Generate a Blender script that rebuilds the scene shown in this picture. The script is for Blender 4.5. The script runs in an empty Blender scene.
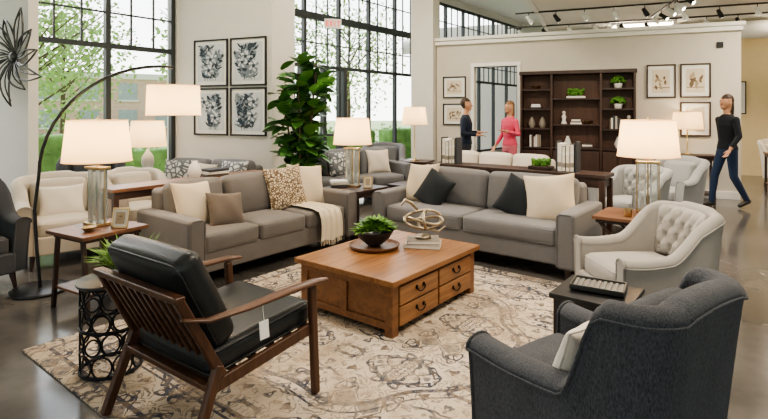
import bpy, math, random
import numpy as np
from mathutils import Vector, Matrix, Euler, kdtree
R = random.Random(11)
scn = bpy.context.scene
COL = scn.collection
rad = math.radians

# ------------------------------------------------------------------ materials
def lin(h):
    h = h.lstrip('#')
    o = []
    for i in (0, 2, 4):
        v = int(h[i:i+2], 16)/255
        o.append(v/12.92 if v <= .04045 else ((v+.055)/1.055)**2.4)
    return (o[0], o[1], o[2], 1)
def newmat(name):
    m = bpy.data.materials.new(name); m.use_nodes = True
    nt = m.node_tree; b = nt.nodes['Principled BSDF']
    return m, nt, b
def tc(nt, scale=(1, 1, 1), rot=(0, 0, 0), out='Object'):
    t = nt.nodes.new('ShaderNodeTexCoord'); mp = nt.nodes.new('ShaderNodeMapping')
    mp.inputs['Scale'].default_value = scale; mp.inputs['Rotation'].default_value = rot
    nt.links.new(t.outputs[out], mp.inputs[0]); return mp.outputs[0]
def nz(nt, vec, scale, detail=3, rough=.5, dist=0):
    n = nt.nodes.new('ShaderNodeTexNoise'); n.inputs['Scale'].default_value = scale
    n.inputs['Detail'].default_value = detail; n.inputs['Roughness'].default_value = rough
    n.inputs['Distortion'].default_value = dist
    nt.links.new(vec, n.inputs['Vector']); return n.outputs['Fac']
def ramp(nt, fac, stops):
    r = nt.nodes.new('ShaderNodeValToRGB')
    while len(r.color_ramp.elements) < len(stops): r.color_ramp.elements.new(.5)
    for e, (p, c) in zip(r.color_ramp.elements, stops): e.position = p; e.color = c
    nt.links.new(fac, r.inputs[0]); return r.outputs[0]
def bump(nt, b, h, strength, dist=.005):
    n = nt.nodes.new('ShaderNodeBump'); n.inputs['Strength'].default_value = strength
    n.inputs['Distance'].default_value = dist
    nt.links.new(h, n.inputs['Height']); nt.links.new(n.outputs[0], b.inputs['Normal'])
def sc(c, k): return (min(c[0]*k, 1), min(c[1]*k, 1), min(c[2]*k, 1), 1)
def M(name, hexc, rough=.5, metal=0, var=.12, vs=6, bs=0, bscale=80, emis=0, ecol=None, spec=.5, coat=0):
    m, nt, b = newmat(name); c = lin(hexc)
    b.inputs['Roughness'].default_value = rough; b.inputs['Metallic'].default_value = metal
    b.inputs['Specular IOR Level'].default_value = spec
    b.inputs['Coat Weight'].default_value = coat
    v = tc(nt)
    if var > 0:
        f = nz(nt, v, vs)
        o = ramp(nt, f, [(.3, sc(c, 1-var)), (.7, sc(c, 1+var))])
        nt.links.new(o, b.inputs['Base Color'])
    else: b.inputs['Base Color'].default_value = c
    if bs: bump(nt, b, nz(nt, v, bscale, 2), bs)
    if emis:
        b.inputs['Emission Color'].default_value = lin(ecol or hexc); b.inputs['Emission Strength'].default_value = emis
    return m
def fabric(name, hexc, tweed=.18, s=220, rough=.95, bs=.4, st=(1, 1, 1)):
    m, nt, b = newmat(name); c = lin(hexc)
    b.inputs['Roughness'].default_value = rough; b.inputs['Specular IOR Level'].default_value = .12
    b.inputs['Sheen Weight'].default_value = .10
    v = tc(nt, st)
    f = nz(nt, v, s, 2, .7); g = nz(nt, v, 5, 3)
    a = nt.nodes.new('ShaderNodeMath'); a.operation = 'MULTIPLY_ADD'; a.inputs[1].default_value = .35
    nt.links.new(g, a.inputs[0]); nt.links.new(f, a.inputs[2])
    o = ramp(nt, a.outputs[0], [(.42, sc(c, 1-tweed)), (.9, sc(c, 1+tweed))])
    nt.links.new(o, b.inputs['Base Color']); bump(nt, b, f, bs, .003)
    return m
def wood(name, h1, h2, axis=1, s=9, rough=.4, stretch=14):
    m, nt, b = newmat(name)
    scl = [s, s, s]; scl[axis] = s/stretch
    v = tc(nt, tuple(scl))
    f = nz(nt, v, 2.2, 5, .6, 1.2)
    o = ramp(nt, f, [(.28, lin(h1)), (.72, lin(h2))])
    nt.links.new(o, b.inputs['Base Color']); b.inputs['Roughness'].default_value = rough
    bump(nt, b, f, .12, .003)
    return m
def pattern_fabric(name, c1, c2, scale=22):
    m, nt, b = newmat(name); v = tc(nt)
    t = nt.nodes.new('ShaderNodeTexVoronoi'); t.feature = 'DISTANCE_TO_EDGE'; t.inputs['Scale'].default_value = scale
    nt.links.new(v, t.inputs['Vector'])
    o = ramp(nt, t.outputs['Distance'], [(.10, lin(c1)), (.17, lin(c2))])
    nt.links.new(o, b.inputs['Base Color']); b.inputs['Roughness'].default_value = .9
    return m
def glassmat(name, tint='#eef4f2'):
    m, nt, b = newmat(name)
    b.inputs['Base Color'].default_value = lin(tint); b.inputs['Roughness'].default_value = .03
    b.inputs['Transmission Weight'].default_value = .8; b.inputs['IOR'].default_value = 1.45
    return m
def mk_shade():
    m, nt, b = newmat('lamp_shade_linen')
    b.inputs['Base Color'].default_value = lin('#f0e1c8'); b.inputs['Roughness'].default_value = .9
    b.inputs['Emission Color'].default_value = lin('#ffd59a'); b.inputs['Emission Strength'].default_value = .22
    tr = nt.nodes.new('ShaderNodeBsdfTranslucent'); tr.inputs[0].default_value = lin('#ffe2b6')
    v = tc(nt, (1, 1, 1)); bump(nt, b, nz(nt, v, 200, 2), .2, .002)
    mx = nt.nodes.new('ShaderNodeMixShader'); mx.inputs[0].default_value = .5
    nt.links.new(b.outputs[0], mx.inputs[1]); nt.links.new(tr.outputs[0], mx.inputs[2])
    nt.links.new(mx.outputs[0], nt.nodes['Material Output'].inputs[0]); return m

m_wall = M('wall_paint', '#d9d5cc', .8, var=.015, bs=.05, bscale=200)
m_wall2 = M('wall_paint_greige', '#cdc7ba', .8, var=.015)
m_warm = M('wall_paint_warm', '#e3cfa4', .8, var=.02)
m_ceil = M('ceiling_paint', '#eceae5', .9, var=.01)
m_trim = M('trim_white', '#ebe9e3', .5, var=0)
m_frame = M('window_frame_dark', '#33383a', .45, var=.05)
m_sofaL = fabric('fabric_warm_grey', '#726e6b', .18)
m_sofaR = fabric('fabric_stone_grey', '#727171', .18)
m_tweed = fabric('fabric_charcoal_tweed', '#4c4e53', .5, 190, bs=.8, st=(1, 1, .35))
m_linen = fabric('fabric_light_linen', '#a5a099', .08)
m_cream = fabric('fabric_cream', '#c3bbae', .06)
m_ivory = fabric('fabric_ivory', '#dad3c8', .06)
m_grey2 = fabric('fabric_mid_grey', '#6b6c6e', .12)
m_pale = fabric('fabric_pale_grey', '#9c9d9c', .08)
m_dkgrey = fabric('fabric_dark_grey', '#45484d', .15)
m_pcream = fabric('pillow_cream', '#d0c1aa', .06)
m_ptaupe = fabric('pillow_taupe', '#6d635b', .12)
m_pchar = fabric('pillow_charcoal', '#2c3033', .2)
m_ppat = pattern_fabric('pillow_pattern', '#6b5846', '#d6c8ae', 34)
m_ppat2 = pattern_fabric('pillow_pattern_grey', '#5f6468', '#c4c5c2', 14)
m_throw = fabric('throw_wool', '#d6c9b2', .08, 120, bs=.8)
m_leather = M('black_leather', '#212528', .36, var=.15, vs=9, bs=.25, bscale=140)
m_walnut = wood('walnut', '#3c2619', '#62412d', 2, 10, .4)
m_walnut_y = wood('walnut_arm', '#452c1d', '#74503a', 1, 10, .35)
m_oak = wood('oak_top', '#70492b', '#a5764b', 1, 8, .34)
m_oakz = wood('oak_side', '#66422a', '#8e623f', 1, 8, .4)
m_dkwood = wood('espresso_wood', '#2a1d18', '#43302a', 0, 8, .4)
m_dkwoodz = wood('espresso_wood_vert', '#33231c', '#4b342a', 2, 8, .45)
m_bkwood = wood('bookcase_back', '#4a3226', '#6a4836', 2, 6, .5)
m_midwood = wood('table_wood', '#5f4130', '#8a6146', 0, 9, .38)
m_black = M('black_lacquer', '#1c1d1f', .35, var=.05)
m_iron = M('dark_iron', '#24262a', .4, .8, var=.05)
m_pewter = M('aged_pewter', '#5a5a58', .35, .85, var=.1)
m_bronze = M('bronze_pull', '#2c2622', .4, .9, var=.05)
m_brass = M('pale_brass', '#b9a27a', .3, .95, var=.05)
m_champ = M('champagne_metal', '#a89c88', .32, .95, var=.05)
m_steel = M('brushed_steel', '#8c8f92', .3, .95, var=.05)
m_glass = glassmat('crystal')
m_shade = mk_shade()
m_leaf = M('fig_leaf', '#477537', .38, var=.35, vs=3)
m_leaf2 = M('bright_leaf', '#6b9a35', .5, var=.35, vs=12)
m_moss = M('moss_green', '#4f7d2c', .8, var=.4, vs=40, bs=1, bscale=120)
m_bark = M('bark', '#65564a', .9, var=.2, bs=.6, bscale=30)
m_pot = M('dark_ceramic', '#2a2b2c', .35, var=.08)
m_potw = M('white_ceramic', '#dedbd3', .4, var=.02)
m_soil = M('soil', '#2e241c', .95, var=.2)
m_paper = M('book_paper', '#e8e2d4', .8, var=.04)
m_bk = [M('book_%d' % i, c, .6, var=.05) for i, c in enumerate(['#d9d6cf', '#3a3c40', '#8c8478', '#b7aea0', '#54483f', '#efeeea'])]
m_mat = M('picture_mat', '#e6e5df', .8, var=0)
m_prt = M('print_paper', '#cdd1d2', .8, var=.08, vs=5)
m_ink1 = M('print_ink_dark', '#36424c', .8, var=.2, vs=20); m_ink2 = M('print_ink_mid', '#7d8890', .8, var=.15, vs=20)
m_sep1 = M('sepia_ink', '#75634e', .8, var=.2, vs=20); m_sep2 = M('sepia_ink_light', '#a8977e', .8, var=.2, vs=20)
m_sepp = M('sepia_paper', '#d6cbb6', .8, var=.05)
m_white = M('white_card', '#f4f4f2', .6, var=0)
m_grass = M('lawn', '#a5b983', .95, var=.2, vs=2)
m_pave = M('pavement', '#cfccc5', .9, var=.1)
m_tree = M('tree_leaf', '#9dbb72', .7, var=.3, vs=1)
m_hedge = M('hedge_leaf', '#6f9852', .8, var=.35, vs=3)
m_bwin = M('building_window', '#a9b3b8', .3, var=.1)

def mk_floor():
    m, nt, b = newmat('polished_concrete'); v = tc(nt)
    f = nz(nt, v, .9, 6, .6); g = nz(nt, v, 9, 4)
    a = nt.nodes.new('ShaderNodeMath'); a.operation = 'MULTIPLY_ADD'; a.inputs[1].default_value = .25
    nt.links.new(g, a.inputs[0]); nt.links.new(f, a.inputs[2])
    nt.links.new(ramp(nt, a.outputs[0], [(.45, lin('#504d4a')), (.8, lin('#67635f'))]), b.inputs['Base Color'])
    nt.links.new(ramp(nt, f, [(.3, (.10,)*3+(1,)), (.7, (.19,)*3+(1,))]), b.inputs['Roughness'])
    return m
m_floor = mk_floor()

def mk_rug(hx, hy):
    m, nt, b = newmat('rug_distressed'); N = nt.nodes; L = nt.links
    t = N.new('ShaderNodeTexCoord'); sp = N.new('ShaderNodeSeparateXYZ'); L.new(t.outputs['Object'], sp.inputs[0])
    def ma(op, a, b_=None, c=None):
        n = N.new('ShaderNodeMath'); n.operation = op
        for i, x in enumerate((a, b_, c)):
            if x is None: continue
            if isinstance(x, (int, float)): n.inputs[i].default_value = x
            else: L.new(x, n.inputs[i])
        return n.outputs[0]
    ax = ma('ABSOLUTE', sp.outputs[0]); ay = ma('ABSOLUTE', sp.outputs[1])
    px = ma('PINGPONG', ax, .42); py = ma('PINGPONG', ay, .42)
    cb = N.new('ShaderNodeCombineXYZ'); L.new(px, cb.inputs[0]); L.new(py, cb.inputs[1])
    n1 = nz(nt, cb.outputs[0], 5.0, 1.5, .5, 1.3)
    n2 = nz(nt, cb.outputs[0], 11.0, 1.0, .5, 1.6)
    l1 = ma('ABSOLUTE', ma('SUBTRACT', n1, .5)); l1 = ma('LESS_THAN', l1, .026)
    l2 = ma('ABSOLUTE', ma('SUBTRACT', n2, .52)); l2 = ma('LESS_THAN', l2, .038)
    blob = ma('GREATER_THAN', n1, .595)
    pat = ma('MAXIMUM', ma('MAXIMUM', l1, ma('MULTIPLY', l2, .7)), ma('MULTIPLY', blob, .75))
    rd = ma('SQRT', ma('ADD', ma('POWER', ma('MULTIPLY', ax, 1.15), 2), ma('POWER', ay, 2)))
    th = ma('ARCTAN2', ay, ax); rr = ma('ADD', rd, ma('MULTIPLY', ma('COSINE', ma('MULTIPLY', th, 8)), .05))
    md = ma('MAXIMUM', ma('COMPARE', rr, .95, .018), ma('COMPARE', rr, 1.03, .008))
    ex = ma('MINIMUM', ma('SUBTRACT', hx, ax), ma('SUBTRACT', hy, ay))
    bl = ma('MAXIMUM', ma('COMPARE', ex, .42, .016), ma('COMPARE', ex, .12, .014))
    bl = ma('MAXIMUM', ma('MAXIMUM', bl, ma('COMPARE', ex, .37, .008)), md)
    border = ma('MULTIPLY', ma('LESS_THAN', ex, .42), .35)
    pat = ma('MAXIMUM', pat, bl)
    wear = nz(nt, t.outputs['Object'], 2.2, 6, .7)
    wear2 = nz(nt, t.outputs['Object'], 38, 4, .7)
    w = ma('MULTIPLY_ADD', wear2, .6, ma('MULTIPLY', wear, .8))
    w = ma('MULTIPLY', ma('SUBTRACT', w, .44), 3.0); cl = N.new('ShaderNodeClamp'); L.new(w, cl.inputs[0])
    k = ma('MULTIPLY', pat, cl.outputs[0])
    k = ma('ADD', k, ma('MULTIPLY', border, wear))
    base = ramp(nt, wear, [(.35, lin('#b09d87')), (.5, lin('#cabca8')), (.65, lin('#d5cabb'))])
    mx = N.new('ShaderNodeMix'); mx.data_type = 'RGBA'
    L.new(k, mx.inputs[0]); L.new(base, mx.inputs[6])
    dk = ramp(nt, n2, [(.42, lin('#484c58')), (.6, lin('#74675c'))]); L.new(dk, mx.inputs[7])
    L.new(mx.outputs[2], b.inputs['Base Color']); b.inputs['Roughness'].default_value = 1
    b.inputs['Specular IOR Level'].default_value = .05
    bump(nt, b, wear2, .5, .004)
    return m

def mk_brick():
    m, nt, b = newmat('brick_facade'); v = tc(nt, (1, 1, 1), (rad(90), 0, 0))
    br = nt.nodes.new('ShaderNodeTexBrick'); br.inputs['Scale'].default_value = 2.5
    br.inputs['Color1'].default_value = lin('#d8ac9b'); br.inputs['Color2'].default_value = lin('#e0bdae'); br.inputs['Mortar'].default_value = lin('#e8e0d6')
    nt.links.new(v, br.inputs['Vector']); nt.links.new(br.outputs[0], b.inputs['Base Color']); b.inputs['Roughness'].default_value = .9
    return m
m_brick = mk_brick()

# ------------------------------------------------------------------ geometry
def _samp(h, r, n, seg):
    if r <= 0: return list(np.linspace(-h, h, n+1))
    cs = [math.tan(rad(45*(seg-i)/seg)) for i in range(seg+1)]
    lo = [-h + r - r*c for c in cs]
    mid = list(np.linspace(-h+r, h-r, n+1)[1:-1]) if h-r > 1e-5 else []
    hi = [-x for x in reversed(lo)]
    return lo+mid+hi
def rbox(size, r=.01, n=1, seg=2, crown=(0, 0, 0)):
    hx, hy, hz = [s/2 for s in size]; r = min(r, hx*.98, hy*.98, hz*.98)
    xs, ys, zs = _samp(hx, r, n, seg), _samp(hy, r, n, seg), _samp(hz, r, n, seg)
    nx, ny, nz_ = len(xs)-1, len(ys)-1, len(zs)-1
    idx = {}; V = []
    def P(i, j, k):
        key = (i, j, k)
        if key in idx: return idx[key]
        p = np.array([xs[i], ys[j], zs[k]])
        if r > 0:
            inn = np.clip(p, [-hx+r, -hy+r, -hz+r], [hx-r, hy-r, hz-r]); d = p-inn; l = np.linalg.norm(d)
            if l > 1e-9: p = inn + d/l*r
        u = p/np.array([hx, hy, hz]); q = 1-np.clip(u*u, 0, 1)
        p = p + np.array([crown[0]*u[0]*q[1]*q[2], crown[1]*u[1]*q[0]*q[2], crown[2]*u[2]*q[0]*q[1]])
        idx[key] = len(V); V.append(tuple(p)); return idx[key]
    F = []
    for i in range(nx):
        for j in range(ny):
            F.append((P(i, j, 0), P(i, j+1, 0), P(i+1, j+1, 0), P(i+1, j, 0)))
            F.append((P(i, j, nz_), P(i+1, j, nz_), P(i+1, j+1, nz_), P(i, j+1, nz_)))
    for i in range(nx):
        for k in range(nz_):
            F.append((P(i, 0, k), P(i+1, 0, k), P(i+1, 0, k+1), P(i, 0, k+1)))
            F.append((P(i, ny, k), P(i, ny, k+1), P(i+1, ny, k+1), P(i+1, ny, k)))
    for j in range(ny):
        for k in range(nz_):
            F.append((P(0, j, k), P(0, j, k+1), P(0, j+1, k+1), P(0, j+1, k)))
            F.append((P(nx, j, k), P(nx, j+1, k), P(nx, j+1, k+1), P(nx, j, k+1)))
    return V, F
def align(p0, p1, roll=0):
    p0, p1 = Vector(p0), Vector(p1); d = (p1-p0)
    q = d.to_track_quat('Z', 'Y')
    return Matrix.Translation((p0+p1)/2) @ q.to_matrix().to_4x4() @ Matrix.Rotation(roll, 4, 'Z'), d.length
def lathe(prof, n=24):
    V = []; F = []
    for (r, z) in prof:
        for i in range(n):
            a = 2*math.pi*i/n; V.append((r*math.cos(a), r*math.sin(a), z))
    for k in range(len(prof)-1):
        for i in range(n):
            j = (i+1) % n
            F.append((k*n+i, k*n+j, (k+1)*n+j, (k+1)*n+i))
    return V, F
def tube(pts, rads, n=8, closed=False, flat=1.0, up=Vector((0, 0, 1))):
    pts = [Vector(p) for p in pts]; m = len(pts)
    if not isinstance(rads, (list, tuple)): rads = [rads]*m
    V = []; F = []; prev = None
    for i in range(m):
        if closed: t = pts[(i+1) % m]-pts[i-1]
        else: t = pts[min(i+1, m-1)]-pts[max(i-1, 0)]
        t.normalize()
        if prev is None:
            s = t.cross(up)
            if s.length < 1e-3: s = t.cross(Vector((1, 0, 0)))
            s.normalize()
        else:
            s = prev-t*prev.dot(t)
            s.normalize()
        prev = s; w = t.cross(s)
        for k in range(n):
            a = 2*math.pi*k/n
            V.append(tuple(pts[i]+(s*math.cos(a)+w*math.sin(a)*flat)*rads[i]))
    for i in range(m if closed else m-1):
        for k in range(n):
            a, b = i*n+k, i*n+(k+1) % n; c, d = ((i+1) % m)*n+(k+1) % n, ((i+1) % m)*n+k
            F.append((a, b, c, d))
    if not closed:
        F.append(tuple(reversed(range(n)))); F.append(tuple(range((m-1)*n, m*n)))
    return V, F
def ell(r, n=14):
    if not isinstance(r, (tuple, list)): r = (r, r, r)
    k = n//2
    V = [(0, 0, -r[2])]; F = []
    for i in range(1, k):
        ph = -math.pi/2+math.pi*i/k
        for j in range(n):
            a = 2*math.pi*j/n; V.append((r[0]*math.cos(ph)*math.cos(a), r[1]*math.cos(ph)*math.sin(a), r[2]*math.sin(ph)))
    V.append((0, 0, r[2])); top = len(V)-1
    for j in range(n): F.append((0, 1+(j+1) % n, 1+j))
    for i in range(k-2):
        for j in range(n):
            a = 1+i*n+j; b = 1+i*n+(j+1) % n; F.append((a, b, b+n, a+n))
    for j in range(n): F.append((top, 1+(k-2)*n+j, 1+(k-2)*n+(j+1) % n))
    return V, F
def prism(poly, z0, z1):
    n = len(poly); V = [(x, y, z0) for x, y in poly]+[(x, y, z1) for x, y in poly]
    F = [tuple(reversed(range(n))), tuple(range(n, 2*n))]
    for i in range(n):
        j = (i+1) % n; F.append((i, j, n+j, n+i))
    return V, F
def T(x, y, z): return Matrix.Translation((x, y, z))
def RX(a): return Matrix.Rotation(rad(a), 4, 'X')
def RY(a): return Matrix.Rotation(rad(a), 4, 'Y')
def RZ(a): return Matrix.Rotation(rad(a), 4, 'Z')

class G:
    def __init__(s, name): s.name = name; s.V = []; s.F = []; s.MI = []; s.S = []; s.mats = []
    def mi(s, mat):
        if mat not in s.mats: s.mats.append(mat)
        return s.mats.index(mat)
    def add(s, vf, mat, m=None, smooth=True):
        V, F = vf; o = len(s.V)
        if m is not None: V = [tuple(m @ Vector(v)) for v in V]
        s.V += [tuple(v) for v in V]; k = s.mi(mat)
        for f in F: s.F.append(tuple(o+i for i in f)); s.MI.append(k); s.S.append(smooth)
        return s
    def box(s, c, size, mat, r=.006, m=None, n=1, seg=2, crown=(0, 0, 0)):
        t = T(*c)
        if m is not None: t = t @ m
        return s.add(rbox(size, r, n, seg, crown), mat, t, smooth=r > 0)
    def beam(s, p0, p1, w, h, mat, r=.005, roll=0):
        m, l = align(p0, p1, roll); return s.add(rbox((w, h, l), r), mat, m)
    def cyl(s, p0, p1, r0, mat, r1=None, n=16):
        r1 = r0 if r1 is None else r1; m, l = align(p0, p1)
        b = min(.004, r0*.3, r1*.3)
        V, F = lathe([(0.0001, -l/2), (r0-b, -l/2), (r0, -l/2+b), (r1, l/2-b), (r1-b, l/2), (.0001, l/2)], n)
        return s.add((V, F), mat, m)
    def lathe(s, prof, mat, c=(0, 0, 0), n=24): return s.add(lathe(prof, n), mat, T(*c))
    def tube(s, pts, r, mat, n=8, closed=False, flat=1.0): return s.add(tube(pts, r, n, closed, flat), mat)
    def ell(s, c, r, mat, m=None, n=14):
        t = T(*c)
        if m is not None: t = t @ m
        return s.add(ell(r, n), mat, t)
    def done(s, loc=(0, 0, 0), rz=0, wn=True):
        me = bpy.data.meshes.new(s.name); me.from_pydata(s.V, [], s.F); me.update()
        for mt in s.mats: me.materials.append(mt)
        me.polygons.foreach_set('material_index', s.MI); me.polygons.foreach_set('use_smooth', s.S)
        me.update()
        o = bpy.data.objects.new(s.name, me); COL.objects.link(o)
        o.location = loc; o.rotation_euler = (0, 0, rad(rz))
        if wn:
            w = o.modifiers.new('wn', 'WEIGHTED_NORMAL'); w.keep_sharp = True
        return o

def pillow(g, mat, c, size, thick, m):
    n = 14; V = []; F = []; hx, hz = size[0]/2, size[1]/2
    for side in (1, -1):
        o = len(V)
        for i in range(n+1):
            for j in range(n+1):
                u = math.sin(math.pi/2*(-1+2*i/n)); v = math.sin(math.pi/2*(-1+2*j/n))
                x = u*hx*(1-.09*(1-v*v)); z = v*hz*(1-.09*(1-u*u))
                t = thick/2*max(0, (1-u*u)*(1-v*v))**.42+.003
                t *= 1+.08*math.sin(5*u+3*v)
                V.append((x, side*t, z))
        for i in range(n):
            for j in range(n):
                a = o+i*(n+1)+j; q = (a, a+1, a+n+2, a+n+1)
                F.append(q if side > 0 else tuple(reversed(q)))
    N1 = (n+1)**2
    rim = [(i, 0) for i in range(n)]+[(n, j) for j in range(n)]+[(i, n) for i in range(n, 0, -1)]+[(0, j) for j in range(n, 0, -1)]
    ids = [i*(n+1)+j for i, j in rim]
    for a, b in zip(ids, ids[1:]+ids[:1]): F.append((a, b, b+N1, a+N1))
    g.add((V, F), mat, T(*c) @ m)
    loop = [Vector(V[a])*1.0 for a in ids]
    for p in loop: p.y = 0
    g.add(tube(loop, .005, 6, True), mat, T(*c) @ m)

def piping(g, c, hx, hy, r, mat, rr=.03, m=None):
    pts = []
    for (sx, sy, a0) in ((1, -1, -90), (1, 1, 0), (-1, 1, 90), (-1, -1, 180)):
        for k in range(4):
            a = rad(a0+30*k); pts.append(((hx-rr)*sx+rr*math.cos(a), (hy-rr)*sy+rr*math.sin(a), 0))
    t = T(*c)
    if m is not None: t = t @ m
    g.add(tube(pts, r, 6, True), mat, t)

# ------------------------------------------------------------------ sofa
def sofa(name, loc, rz, w=2.2, d=.95, h=.86, mat=None, nc=2, aw=.17, pillows=(), legs=m_dkwood, z0=0, throw=None, armh=.62):
    g = G(name)
    g.box((0, .02, .225), (w-.02, d-.06, .19), mat, .02, n=3)
    for sx in (-1, 1):
        g.box((sx*(w/2-aw/2), -.005, (.11+armh)/2), (aw, d-.03, armh-.11), mat, .03, n=3, seg=3, crown=(.006, 0, .008))
        x = sx*(w/2-aw/2); a = aw/2-.006; zt = armh-.006; y = -d/2+.012
        pts = [(x-a, y, .13), (x-a, y, zt-.03), (x-a+.03, y, zt), (x+a-.03, y, zt), (x+a, y, zt-.03), (x+a, y, .13)]
        g.tube(pts, .006, mat, 6)
    g.box((0, d/2-.11, .46), (w-2*aw+.04, .2, .7), mat, .05, n=3, seg=3)
    cw = (w-2*aw)/nc
    for i in range(nc):
        x = -w/2+aw+cw*(i+.5)
        g.box((x, -.10, .385), (cw-.008, d-.27, .17), mat, .045, n=6, seg=3, crown=(0, .012, .022))
        piping(g, (x, -.10, .447), cw/2-.009, (d-.27)/2-.005, .005, mat, .04)
        piping(g, (x, -.10, .323), cw/2-.009, (d-.27)/2-.003, .005, mat, .04)
        g.box((x, d/2-.27, .655), (cw-.012, .19, h-.45), mat, .07, m=RX(-11), n=6, seg=3, crown=(.0, .045, .015))
    for sx in (-1, 1):
        for sy in (-1, 1):
            g.cyl((sx*(w/2-.09), sy*(d/2-.09), .14), (sx*(w/2-.08), sy*(d/2-.08), 0), .032, legs, .022)
    for (mt, x, y, z, s, th, tilt, yaw, roll) in pillows:
        pillow(g, mt, (x, y, z), (s, s), th, RZ(yaw) @ RX(tilt) @ RY(roll))
    if throw:
        x0, x1 = throw; nx = 26
        path = [(.17, .80), (.135, .72), (.11, .60), (.06, .505), (-.05, .492), (-.2, .495), (-.38, .49), (-.475, .465), (-.497, .40), (-.503, .32), (-.507, .22), (-.51, .17)]
        V = []; F = []
        for i in range(nx+1):
            u = i/nx
            for k, (y, z) in enumerate(path):
                f = .008*math.sin(u*26)+.006*math.sin(u*47+k*.4)
                x = x0+(x1-x0)*u + .012*math.sin(k*.9)
                if k < 6: V.append((x, y-f*.5, z+f+.012))
                else: V.append((x, y-.012-f-.002*k, z+(.012+f if k < 8 else 0)+(.012*math.sin(u*9) if k > 10 else 0)))
        m = len(path)
        for i in range(nx):
            for k in range(m-1):
                a = i*m+k; F.append((a, a+1, a+m+1, a+m))
        g.add((V, F), m_throw)
        for i in range(nx):
            a = V[i*m+m-1]; g.add(tube([a, (a[0]+.004, a[1]-.003, a[2]-.05)], .003, 4), m_throw)
    return g.done((loc[0], loc[1], z0), rz)

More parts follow.
